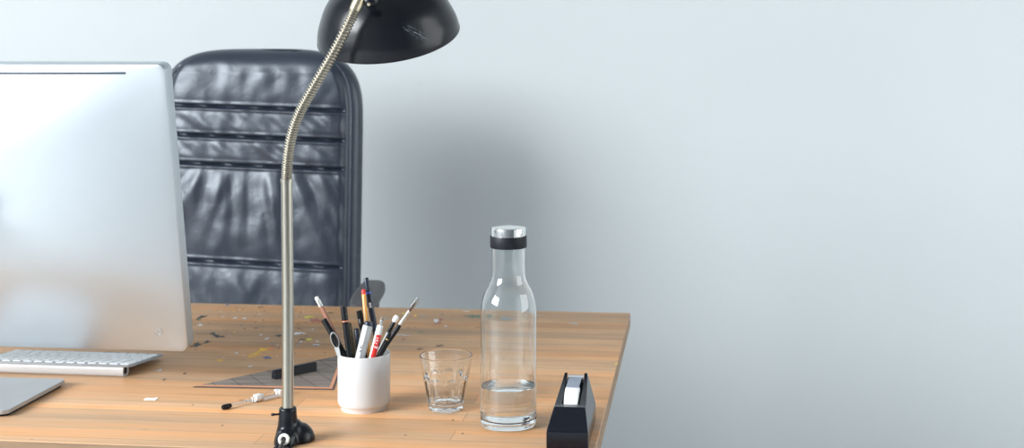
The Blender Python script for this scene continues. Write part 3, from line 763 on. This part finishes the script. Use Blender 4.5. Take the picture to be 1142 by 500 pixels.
# ================================================================== PEN CUP
CZ = 1.884
cp = Vector(((406-CX)/FPX*CZ, CZ, T))
cup = empty('pen_cup', cp, 0, 'white ceramic cup crammed with pens, pencils and brushes', 'cup')
bm = bmesh.new()
lathe(bm, [(0, 0.0015), (0.0315, 0.0015), (0.0325, 0), (0.0345, 0.0), (0.0350, 0.0015), (0.0352, 0.0055), (0.0380, 0.0080), (0.0393, 0.0105), (0.0397, 0.014), (0.0398, 0.05), (0.0398, 0.0835), (0.0392, 0.0848), (0.0380, 0.0848),
           (0.0368, 0.083), (0.0366, 0.02), (0.034, 0.0095), (0.0, 0.0085)], 72)
make('body', bm, M['ceramic'], cup, angle=60)

GP = None
def stick(name, A_, B_, za, zb, r, parts, label, cat, group=None):
    """A_ top pixel, B_ pixel near the rim; runs down inside the cup until it meets floor or wall.
    parts: list of (part name, material, [(r, z from top)...], seg)"""
    a = P(A_[0], A_[1], za); b = P(B_[0], B_[1], zb); d = (b-a).normalized(); t = (b-a).length
    while True:
        p = a+d*t
        if p.z < T+0.0105+r: break
        if p.z < T+0.085 and (Vector((p.x-cp.x, p.y-cp.y))).length > 0.0362-r: break
        t += 0.0005
    Lg_ = t-0.0006
    base_ = a+d*Lg_; z = (-d); x = Vector((0, 1, 0)).cross(z).normalized(); y_ = z.cross(x)   # local -y faces the viewer
    mw = Matrix((x, y_, z)).transposed().to_4x4(); mw.translation = base_
    o = empty(name, None, label=label, cat=cat, group=group, mw=mw)
    for pn, mt_, pf, seg in parts:
        bm = bmesh.new(); lathe(bm, [(rr_, (Lg_-zz_) if zz_ >= 0 else 0.0) for rr_, zz_ in pf], seg); make(pn, bm, mt_, o, angle=40)
    return o, Lg_
E = -1                                      # "at the bottom end"
r = 0.0034
stick('pencil', (352.5, 331), (379, 384), 1.905, 1.895, r, [
    ('eraser', M['eraser'], [(0, 0), (r*.8, .0005), (r*.95, .002), (r*.95, .008), (0, .008)], 16),
    ('ferrule', M['silver'], [(0, .0065), (r*1.05, .0065), (r*1.08, .010), (r*1.0, .012), (r*1.08, .014), (r*1.05, .0175), (0, .0175)], 20),
    ('barrel', M['copper'], [(0, .017), (r, .017), (r, E), (0, E)], 6)],
    'copper pencil with a white eraser tip, leaning left out of the cup', 'pencil')
r = 0.0047
stick('marker', (361, 356.5), (381, 391), 1.880, 1.872, r, [
    ('barrel', M['blackplastic'], [(0, .003), (r*.6, .003), (r*.6, 0), (r*.95, 0), (r, .0012), (r, E), (0, E)], 24),
    ('end_plug', M['orange'], [(0, .0008), (r*.58, .0008), (r*.58, .004), (0, .004)], 20)],
    'black marker with an orange dot in its end, leaning left in the cup', 'marker')
r = 0.0049
stick('brush_pen', (383, 342), (389, 392), 1.874, 1.866, r, [
    ('cap', M['blackplastic'], [(0, .0015), (r*.7, .0015), (r*.75, 0), (r*.95, 0), (r, .002), (r, .0215), (0, .0215)], 24),
    ('ring', M['copperring'], [(0, .0212), (r*1.03, .0212), (r*1.03, .0232), (0, .0232)], 24),
    ('barrel', M['blackplastic'], [(0, .023), (r*.95, .023), (r*.85, E), (0, E)], 24)],
    'tall black pen with a thin copper ring, left of the grey marker', 'pen')
r = 0.0043
stick('pen', (388.5, 360), (394.5, 394), 1.888, 1.884, r, [
    ('barrel', M['olive'], [(0, 0), (r*.7, 0), (r, .003), (r, E), (0, E)], 20)],
    'dark olive patterned pen just right of the tall black pen', 'pen')
r = 0.0048
stick('marker', (400.5, 346.5), (406, 376), 1.908, 1.902, r, [
    ('cap', M['blackplastic'], [(0, 0), (r*.8, 0), (r, .001), (r, .012), (r*.93, .0125), (r, .013), (r, .026), (0, .026)], 24),
    ('barrel', M['navy'], [(0, .0255), (r*.92, .0255), (r*.92, E), (0, E)], 24)],
    'short matt black marker behind the grey marker, left of the orange fineliner', 'marker')
r = 0.0042
stick('pen', (397.5, 366.5), (399.8, 392), 1.878, 1.874, r, [
    ('cap', M['navy'], [(0, 0), (r*.7, 0), (r, .002), (r, .02), (0, .02)], 20), ('barrel', M['blackplastic'], [(0, .0198), (r*.92, .0198), (r*.92, E), (0, E)], 20)],
    'lowest dark pen, between the tall black pen and the grey marker', 'pen')
r = 0.0032
o, lg = stick('fineliner', (405.3, 323), (408.6, 362), 1.900, 1.893, r, [
    ('end_cap', M['red'], [(0, 0), (r*.7, 0), (r, .0012), (r, .007), (0, .007)], 16),
    ('barrel', M['orange'], [(0, .0068), (r, .0068), (r, E), (0, E)], 6)],
    'orange fineliner with a red end and pale stripe', 'pen')
bm = bmesh.new(); box(bm, -0.0019, 0.0002, -r-0.0002, -r+0.0008, lg-0.065, lg-0.0075); make('stripe', bm, M['cream'], o, smooth=False)
r = 0.0042
o, lg = stick('brush_pen', (408, 310), (417.2, 362), 1.912, 1.902, r, [
    ('cap', M['navy'], [(0, 0), (r*.8, 0), (r*.92, .0015), (r, .0225), (0, .0225)], 24),
    ('ring', M['blue'], [(0, .0223), (r*1.03, .0223), (r*1.03, .0248), (0, .0248)], 24),
    ('barrel', M['navy'], [(0, .0246), (r, .0246), (r*1.05, .05), (r*.9, E), (0, E)], 24)],
    'tallest pen in the cup, navy black with a bright blue ring', 'pen')
bm = bmesh.new(); box(bm, -0.0016, 0.0016, -r-0.00035, -r+0.001, lg-0.046, lg-0.0385); o2 = make('mark', bm, M['white'], o, smooth=False)
bm = bmesh.new(); box(bm, -0.0004, 0.0004, -r-0.0005, -r+0.001, lg-0.045, lg-0.0415); make('mark_hole', bm, M['navy'], o2, smooth=False)
r = 0.0076
def octo(rr): return rr
o, lg = stick('marker', (411.6, 358.5), (402.2, 396), 1.868, 1.860, r, [
    ('cap_end', M['navy'], [(0, 0), (r*.5, 0), (r*.78, .0012), (r*.9, .004), (r*.85, .0065), (0, .0065)], 28),
    ('cap', M['markergrey'], [(0, .006), (r*.85, .006), (r, .0085), (r, .031), (0, .031)], 8),
    ('barrel', M['markergrey'], [(0, .0313), (r*.96, .0313), (r*.96, E), (0, E)], 8),
    ('seam_ring', M['ink'], [(0, .0309), (r*.93, .0309), (r*.93, .0315), (0, .0315)], 8)],
    'thick pale grey marker with a black end, at the front of the cup', 'marker')
for dz, hh in ((0.040, 0.004), (0.046, 0.0035), (0.036, 0.0015)):
    pass
tm = Matrix.Translation((-0.001, -r*0.90-0.0004, lg-0.041)) @ Matrix.Rotation(pi/2, 4, 'X') @ Matrix.Rotation(pi/2, 4, 'Z')
bm = bmesh.new()
for j, (u0, u1, v0, v1) in enumerate([(-.005, -.0042, -.001, .002), (-.0042, -.002, -.001, -.0003), (-.0035, -.0028, 0, .002), (0, .0007, -.0014, .0018), (.001, .003, .001, .0018), (.0018, .0025, -.0014, .001), (.0042, .0049, -.001, .0015)]):
    box(bm, u0, u1, v0, v1, -0.0002, 0.0002)
make('print', bm, M['ink'], o, smooth=False, matrix=tm)
r = 0.0050
o, lg = stick('paint_marker', (424.2, 363), (415.6, 397), 1.868, 1.861, r, [
    ('barrel', M['white'], [(0, 0), (r*.75, 0), (r*.95, .0015), (r, .003), (r, E), (0, E)], 28)],
    'white marker with a red 751 label, in front to the right', 'marker')
bm = bmesh.new(); lathe(bm, [(r+0.00015, lg-0.014), (r+0.00025, lg-0.0142), (r+0.00025, lg-0.055), (r+0.00015, lg-0.0552)], 28)
bm2 = [v for v in bm.verts if v.co.y > 0.0035 or v.co.x < -0.0030]; bmesh.ops.delete(bm, geom=bm2, context='VERTS')
lab = make('red_label', bm, M['red'], o, angle=180)
tm = Matrix.Translation((0.0006, -r-0.0006, lg-0.0255)) @ Matrix.Rotation(pi/2, 4, 'X') @ Matrix.Rotation(pi/2, 4, 'Z')
text_mesh('g 751', 0.0078, 'label_text', M['white'], lab, tm)
stick_r = 0.0018
bm = bmesh.new(); lathe(bm, [(0, lg), (.0022, lg), (.0022, lg+.004), (.0034, lg+.0045), (.0034, lg+.010), (.0026, lg+.0125), (0, lg+.0125)], 20); make('cap', bm, M['clearpl'], o)
bm = bmesh.new(); lathe(bm, [(0, lg), (.0010, lg), (.0010, lg+.008), (0, lg+.008)], 12); make('nib', bm, M['white'], o)
r = 0.0043
stick('round_brush', (443, 352), (424.5, 389), 1.900, 1.890, r, [
    ('cap', M['white'], [(0, 0), (r*.6, .0006), (r*.95, .003), (r, .0065), (r*.8, .011), (0, .011)], 24),
    ('grip', M['blackplastic'], [(0, .0105), (r*.8, .0105), (r*.72, .030), (0, .030)], 24),
    ('barrel', M['white'], [(0, .029), (r*.75, .029), (r*.7, E), (0, E)], 24)],
    'pen with a rounded white end and black grip, beside the paintbrush', 'pen')
r = 0.0026
stick('paintbrush', (466, 333), (430.5, 385), 1.880, 1.868, r, [
    ('tube_cap', M['clearpl'], [(0.0034, 0), (.0036, 0), (.0032, .014), (.0029, .018), (.0027, .018), (.0030, .014), (.0034, 0)], 20),
    ('bristles', M['bristle'], [(0, .005), (.0008, .007), (.0017, .015), (.0022, .023), (0, .023)], 16),
    ('ferrule', M['silver'], [(0, .0225), (.0022, .0225), (.0030, .048), (0, .048)], 20),
    ('handle', M['blackplastic'], [(0, .0475), (.0031, .0475), (.0040, .056), (.0036, .075), (.0020, E), (0, E)], 20)],
    'paintbrush in a clear plastic sleeve, leaning far right', 'paintbrush')
r = 0.0047
o, lg = stick('pen', (436.5, 372), (425, 393), 1.872, 1.866, r, [
    ('barrel', M['blackplastic'], [(0, 0), (r*.75, 0), (r, .002), (r, E), (0, E)], 24),
    ('ring', M['gold'], [(0, .0105), (r*1.02, .0105), (r*1.02, .0112), (0, .0112)], 24)],
    'thick black pen under the paintbrush at the right rim of the cup', 'pen')
# scissors: grey ringed handle, blades hidden in the cup
c0 = P(373.5, 379.5, 1.864); d1 = (P(378.5, 397, 1.864)-c0).normalized()
zax = -d1; xax = Vector((0, -1, 0)).cross(zax).normalized(); yax = zax.cross(xax)
bl = 0.058
mw = Matrix((xax, yax, zax)).transposed().to_4x4(); mw.translation = c0+d1*bl
sc = empty('scissors', None, label='small scissors with a grey and black loop handle, at the left rim of the cup', cat='scissors', mw=mw)
bm = bmesh.new(); loop = [(0.0050*cos(t), 0, bl+0.0112*sin(t)+0.0012*cos(t)) for t in [2*pi*k/40 for k in range(41)]]
tube(bm, loop, 0.0013, 10, cap=False); make('handle', bm, M['greyring'], sc)
bm = bmesh.new(); loop = [(0.0036*cos(t), 0.0, bl+0.0096*sin(t)+0.0012*cos(t)) for t in [2*pi*k/40 for k in range(41)]]
tube(bm, loop, 0.0017, 8, cap=False); make('handle_lining', bm, M['blackplastic'], sc)
bm = bmesh.new(); hexa(bm, [(-.0005, -.001, 0.0), (.0005, -.001, 0.0), (.0005, .001, 0.0), (-.0005, .001, 0.0), (-.003, -.001, bl-.011), (.004, -.001, bl-.011), (.004, .001, bl-.011), (-.003, .001, bl-.011)])
make('blade', bm, M['steel'], sc, smooth=False)

# ================================================================== TUMBLER
TZ = 1.879
tum = empty('tumbler', Vector(((497.5-CX)/FPX*TZ, TZ, T)), 0, 'empty clear faceted drinking glass between the pen cup and the bottle', 'glass')
def facet(a, r_, z):
    if z < 0.002 or z > 0.056 or r_ < router(z)-0.0009: return 1
    k = 9; st = 2*pi/k; da = ((a+0.2) % st)-st/2; w_ = abs(da)/(st/2)
    f = cos(st/2)/cos(da); top = 0.0525-0.010*w_**2.5
    bl_ = max(0, min(1, (top-z)/0.0035))*min(1, (z-0.002)/0.004)
    groove = 1-0.012*max(0, 1-abs(w_-1)/0.10)*bl_
    return (1+(f-1)*bl_)*groove
def router(z):
    for a, b in zip(outer, outer[1:]):
        if a[1] <= z <= b[1] and z > 0.0012: return a[0]+(b[0]-a[0])*(z-a[1])/max(1e-9, b[1]-a[1])
    return 0
outer = [(0, 0.0015), (0.0215, 0.0015), (0.0245, 0.0), (0.0262, 0.0012), (0.0272, 0.005), (0.0288, 0.015), (0.0312, 0.028), (0.0332, 0.038), (0.0345, 0.046), (0.0350, 0.0495), (0.0352, 0.052), (0.0355, 0.054), (0.0368, 0.062), (0.0384, 0.072), (0.0400, 0.0812), (0.0399, 0.0822), (0.0392, 0.0825)]
inner = [(0.0386, 0.0818), (0.0372, 0.072), (0.0355, 0.062), (0.0340, 0.054), (0.0332, 0.049), (0.0310, 0.038), (0.0285, 0.026), (0.0262, 0.017), (0.0245, 0.0125), (0.021, 0.0105), (0.010, 0.0098), (0, 0.0097)]
def dens(p, lim):
    out = [p[0]]
    for a, b in zip(p, p[1:]):
        k = max(1, int(abs(b[1]-a[1])/lim))
        for i in range(1, k+1): out.append((a[0]+(b[0]-a[0])*i/k, a[1]+(b[1]-a[1])*i/k))
    return out
bm = bmesh.new(); lathe(bm, dens(outer, .0015)+dens(inner, .004), 180, shape=lambda a, r_, z: facet(a, r_, z))
# inner wall stays round: undo the facet on the inner rings
make('glass_wall', bm, M['tglass'], tum, angle=28)

# ================================================================== BOTTLE
BZ = 1.80
bp_ = Vector(((567-CX)/FPX*BZ, BZ, T))
bot = empty('water_bottle', bp_, 0, 'tall clear glass bottle with a steel and black stopper, a quarter full of water', 'bottle')
OP = [(0.0408, 0.004), (0.0410, 0.010), (0.0410, 0.05), (0.0409, 0.10), (0.0409, 0.150), (0.0408, 0.160), (0.0402, 0.170), (0.0388, 0.180), (0.0360, 0.190), (0.0318, 0.1985), (0.0275, 0.2065), (0.0248, 0.215), (0.0241, 0.225), (0.0240, 0.245), (0.0240, 0.262)]
os_ = smoothprof(OP, 110)
full = [(0, 0.002), (0.033, 0.002), (0.037, 0.0), (0.0395, 0.0008)]+os_
tw = 0.0016
ins = [(max(r_-tw, 0), z) for r_, z in os_ if z > 0.016]
inn = [(0.0240-tw, 0.262)]+ins[::-1]+[(0.0385, 0.0125), (0.036, 0.0105), (0.028, 0.0098), (0, 0.0095)]
bm = bmesh.new(); lathe(bm, full+inn[1:], 96); make('glass_wall', bm, M['bglass'], bot, angle=40)
bm = bmesh.new(); WL = 0.0565
rw = 0.0410-tw+0.0002
lathe(bm, [(0, 0.0093), (0.028, 0.0096), (0.036, 0.0103), (0.0387, 0.0123), (rw, 0.018), (rw, WL+0.0008), (rw-0.0012, WL+0.0001), (rw-0.003, WL), (0, WL)], 96)
make('water', bm, M['water'], bot, angle=60)
bm = bmesh.new(); lathe(bm, [(0, .259), (.0240, .259), (.0243, .2575), (.0262, .2575), (.0268, .2585), (.0268, .2735), (.0263, .2745), (0, .2745)], 64); o = make('stopper_band', bm, M['rubber'], bot, angle=50)
bm = bmesh.new(); lathe(bm, [(0, .2740), (.0252, .2740), (.0252, .2850), (.0249, .2862), (.0240, .2868), (.012, .2880), (0, .2884)], 64); make('stopper_cap', bm, M['steel'], bot, angle=50)
# small printed mark low on the glass
bm = bmesh.new()
def onglass(u, v, rr=0.0413): a = -pi/2+u/rr; return (rr*cos(a), rr*sin(a), v)
rn = random.Random(5)
for row, (v0, v1) in enumerate(((0.0150, 0.0185), (0.0110, 0.0140), (0.0085, 0.0102))):
    u = 0.0250
    while u < (0.0345 if row == 0 else 0.030):
        wd = rn.uniform(0.0006, 0.0016)
        a_ = [bm.verts.new(onglass(uu, vv, 0.04135)) for uu, vv in ((u, v0), (u+wd, v0), (u+wd, v1-rn.random()*.0006), (u, v1))]; bm.faces.new(a_); u += wd+0.0003
make('printed_mark', bm, M['ink'], bot, smooth=False)

# ================================================================== TAPE DISPENSER
td = empty('tape_dispenser', Vector((0.0152, 1.683, T)), -radians(6), 'black desktop tape dispenser with a white roll, at the right edge of the desk', 'tape dispenser')
bm = bmesh.new()
def wz(z): return 0.0285 if z <= 0.0236 else (0.0285-(z-0.0236)/(0.0477-0.0236)*0.0067 if z < 0.0477 else 0.0218-(z-0.0477)/0.02*0.0048)
def slab(y0, y1, z0, z1, y0t=None, y1t=None, ws=None, wt=None):
    y0t = y0 if y0t is None else y0t; y1t = y1 if y1t is None else y1t
    a = ws if ws else wz(z0); b = wt if wt else wz(z1)
    hexa(bm, [(-a, y0, z0), (a, y0, z0), (a, y1, z0), (-a, y1, z0), (-b, y0t, z1), (b, y0t, z1), (b, y1t, z1), (-b, y1t, z1)])
slab(0, 0.145, 0.0, 0.0236)                                   # foot
slab(0.0, 0.050, 0.0236, 0.0477, 0.036, 0.050)                # weighted rear with its sloping face
# side cheeks rising to the cutter
for s in (-1, 1):
    def q(y, z, ins): return (s*(wz(z)-ins), y, z)
    prof_o = [(0.045, 0.0236), (0.145, 0.0236), (0.141, 0.0690), (0.134, 0.0705), (0.128, 0.0655), (0.100, 0.0585), (0.060, 0.0500), (0.045, 0.0477)]
    va = [bm.verts.new(q(y, z, 0)) for y, z in prof_o]; vb = [bm.verts.new((s*0.0128 if z < 0.06 else s*0.0125, y, z)) for y, z in prof_o]; n = len(va)
    bm.faces.new(va); bm.faces.new(vb)
    for i in range(n): bm.faces.new((va[i], va[(i+1) % n], vb[(i+1) % n], vb[i]))
slab(0.122, 0.143, 0.0236, 0.0600, None, None, 0.0135, 0.0135)
make('body', bm, M['blackgloss'], td, bevel=0.0009, bseg=2)
rc = Vector((0, 0.0775, 0.0335))
rollm = Matrix.Translation(rc) @ Matrix.Rotation(pi/2, 4, 'Y')
bm = bmesh.new(); lathe(bm, [(0.0165, -.0095), (0.0298, -.0095), (0.0302, -.0090), (0.0302, .0090), (0.0298, .0095), (0.0165, .0095), (0.0165, -.0095)], 64)
roll = make('tape_roll', bm, M['tape'], td, matrix=rollm, angle=40); roll['label'] = 'white roll of tape'
bm = bmesh.new(); lathe(bm, [(0.0138, -.0100), (0.0166, -.0100), (0.0166, .0100), (0.0138, .0100), (0.0138, -.0100)], 48); make('core', bm, M['core'], roll)
bm = bmesh.new(); lathe(bm, [(0, -.0122), (0.0136, -.0122), (0.0136, .0122), (0, .0122)], 40); make('hub', bm, M['blackplastic'], td, matrix=rollm)
bm = bmesh.new(); p0 = (0.0775, 0.0638); p1 = (0.131, 0.0655)
hexa(bm, [(-.0093, p0[0], p0[1]-.0002), (.0093, p0[0], p0[1]-.0002), (.0093, p1[0], p1[1]-.0002), (-.0093, p1[0], p1[1]-.0002), (-.0093, p0[0], p0[1]), (.0093, p0[0], p0[1]), (.0093, p1[0], p1[1]), (-.0093, p1[0], p1[1])])
m_, t_, b_ = nt('translucent_tape'); b_.inputs['Base Color'].default_value = (0.33, 0.38, 0.47, 1); b_.inputs['Roughness'].default_value = 0.35
b_.inputs['Alpha'].default_value = 0.62; n_ = N(t_, 'ShaderNodeTexNoise', Scale=120.0); bb_ = N(t_, 'ShaderNodeBump', Strength=0.05); t_.links.new(n_.outputs['Fac'], bb_.inputs['Height']); t_.links.new(bb_.outputs[0], b_.inputs['Normal'])
make('tape_strip', bm, m_, td, smooth=False)
bm = bmesh.new(); box(bm, -.0115, .0115, .131, .142, .0605, .0650)
for i in range(22):
    x = -.011+.001*i; vs = [bm.verts.new(p) for p in ((x, .142, .0650), (x+.001, .142, .0650), (x+.0005, .1428, .0662))]; bm.faces.new(vs)
make('cutter_blade', bm, M['steel'], td, smooth=False)

# ================================================================== SMALL THINGS ON THE DESK
# triangular board
ta, tb_, tcn = D(215, 432.5), D(372, 435.5), D(386, 396)
o0 = ta.copy(); o0.z = T
tri = empty('triangular_board', o0, 0, 'thin grey triangular wooden board with an orange border, flat on the desk behind the lamp', 'board')
pa, pb_, pc = [(v-o0).xy for v in (ta, tb_, tcn)]
def tri_inset(k, e=(1, 1, 1)):
    P3 = [pa, pb_, pc]; out = []; lines = []
    for i in range(3):
        a, b = P3[i], P3[(i+1) % 3]; d = (b-a).normalized(); nrm = Vector((-d.y, d.x)); lines.append((a+nrm*k*e[i], d))
    for i in range(3):
        (a, d), (c, e_) = lines[i-1], lines[i]
        den = d.x*e_.y-d.y*e_.x; t = ((c.x-a.x)*e_.y-(c.y-a.y)*e_.x)/den; out.append(a+d*t)
    return out
bm = bmesh.new(); prism(bm, [tuple(p) for p in tri_inset(0)], 0.0003, 0.0012); make('dark_edge', bm, M['darkedge'], tri, smooth=False)
bm = bmesh.new(); prism(bm, [tuple(p) for p in tri_inset(0.0045, (1, .6, 0.0))], 0.0011, 0.0014); make('border', bm, M['boardedge'], tri, smooth=False)
bm = bmesh.new(); prism(bm, [tuple(p) for p in tri_inset(0.013, (1, .6, -0.02))], 0.0013, 0.0016); make('face', bm, M['board'], tri, smooth=False)
# black bar on the board
a, b = D(306.5, 423.5, .0016), D(353, 413.5, .0016); mid = (a+b)/2; ln = (b-a).length; ang = atan2(b.y-a.y, b.x-a.x)
bar = empty('rubber_bar', Vector((mid.x, mid.y, T+0.0016)), ang, 'black rubber bar lying on the triangular board behind the lamp pole', 'rubber bar')
bm = bmesh.new(); prism(bm, [(-0.002, 0.0), (0.011, 0.0), (0.0085, 0.0125), (0.0055, 0.0142), (-0.001, 0.0135)], -ln/2, ln/2, axis='x')
make('bar', bm, M['rubber'], bar, bevel=0.0008)
bm = bmesh.new(); box(bm, -ln/2+.001, ln/2-.001, 0.0, 0.0045, 0.0139, 0.0146); make('top_edge', bm, M['blackplastic'], bar, smooth=False)
# applicator
a, b = D(247.5, 458.0), D(316, 441); b.z = T; a.z = T
d = (b-a); ln = d.length; ang = atan2(d.y, d.x)
sy = empty('applicator', a, ang, 'clear and white plastic needle applicator with a black tip, lying left of the lamp base', 'applicator')
def lx(bm, prof, zc=0.005, seg=20, dz=0.0):
    mm = Matrix.Rotation(pi/2, 4, 'Y'); n0 = len(bm.verts); lathe(bm, prof, seg); bm.verts.ensure_lookup_table()
    for v in bm.verts[n0:]: v.co = Vector((v.co.z, v.co.y, zc+v.co.x+dz*v.co.z))
bm = bmesh.new(); lx(bm, [(0, 0), (.0026, .0004), (.0037, .002), (.0039, .011), (.0030, .0158), (0, .016)], .0042); make('tip_cap', bm, M['rubber'], sy)
bm = bmesh.new(); lx(bm, [(0, .015), (.0011, .015), (.0011, .053), (0, .053)], .0046); make('needle', bm, M['steel'], sy)
bm = bmesh.new(); lx(bm, [(0, .043), (.0022, .043), (.0030, .052), (.0044, .053), (.0044, .060), (0, .060)], .0052); make('hub', bm, M['clearpl'], sy)
bm = bmesh.new(); lx(bm, [(0, .0595), (.0062, .0595), (.0062, .067), (.0048, .069), (.0048, .073), (0, .073)], .0063, 8); make('nut', bm, M['white'], sy, angle=20)
bm = bmesh.new(); lx(bm, [(0, .072), (.0048, .072), (.0048, ln+.006), (0, ln+.006)], .0066); make('barrel', bm, M['clearpl'], sy)
bm = bmesh.new(); box(bm, .072, ln-.004, -.0058, -.0045, .0005, .0055); box(bm, ln-.012, ln-.006, -.0075, .0075, 0, .0105); make('flange', bm, M['white'], sy, bevel=.0008)
# scrap of paper
c = D(168.5, 445.5)
bm = bmesh.new()
pts = [(-.0095, -.006), (-.003, -.0075), (.004, -.006), (.0085, -.008), (.0105, .002), (.0065, .0085), (.004, .004), (-.003, .003), (-.006, .006), (-.0105, .003)]
prism(bm, pts, 0.0002, 0.0009); sp = make('paper_scrap', bm, M['paper'], smooth=False); sp.location = (c.x, c.y, T)
tag(sp, 'tiny torn scrap of white paper on the desk in front of the monitor', 'paper scrap')
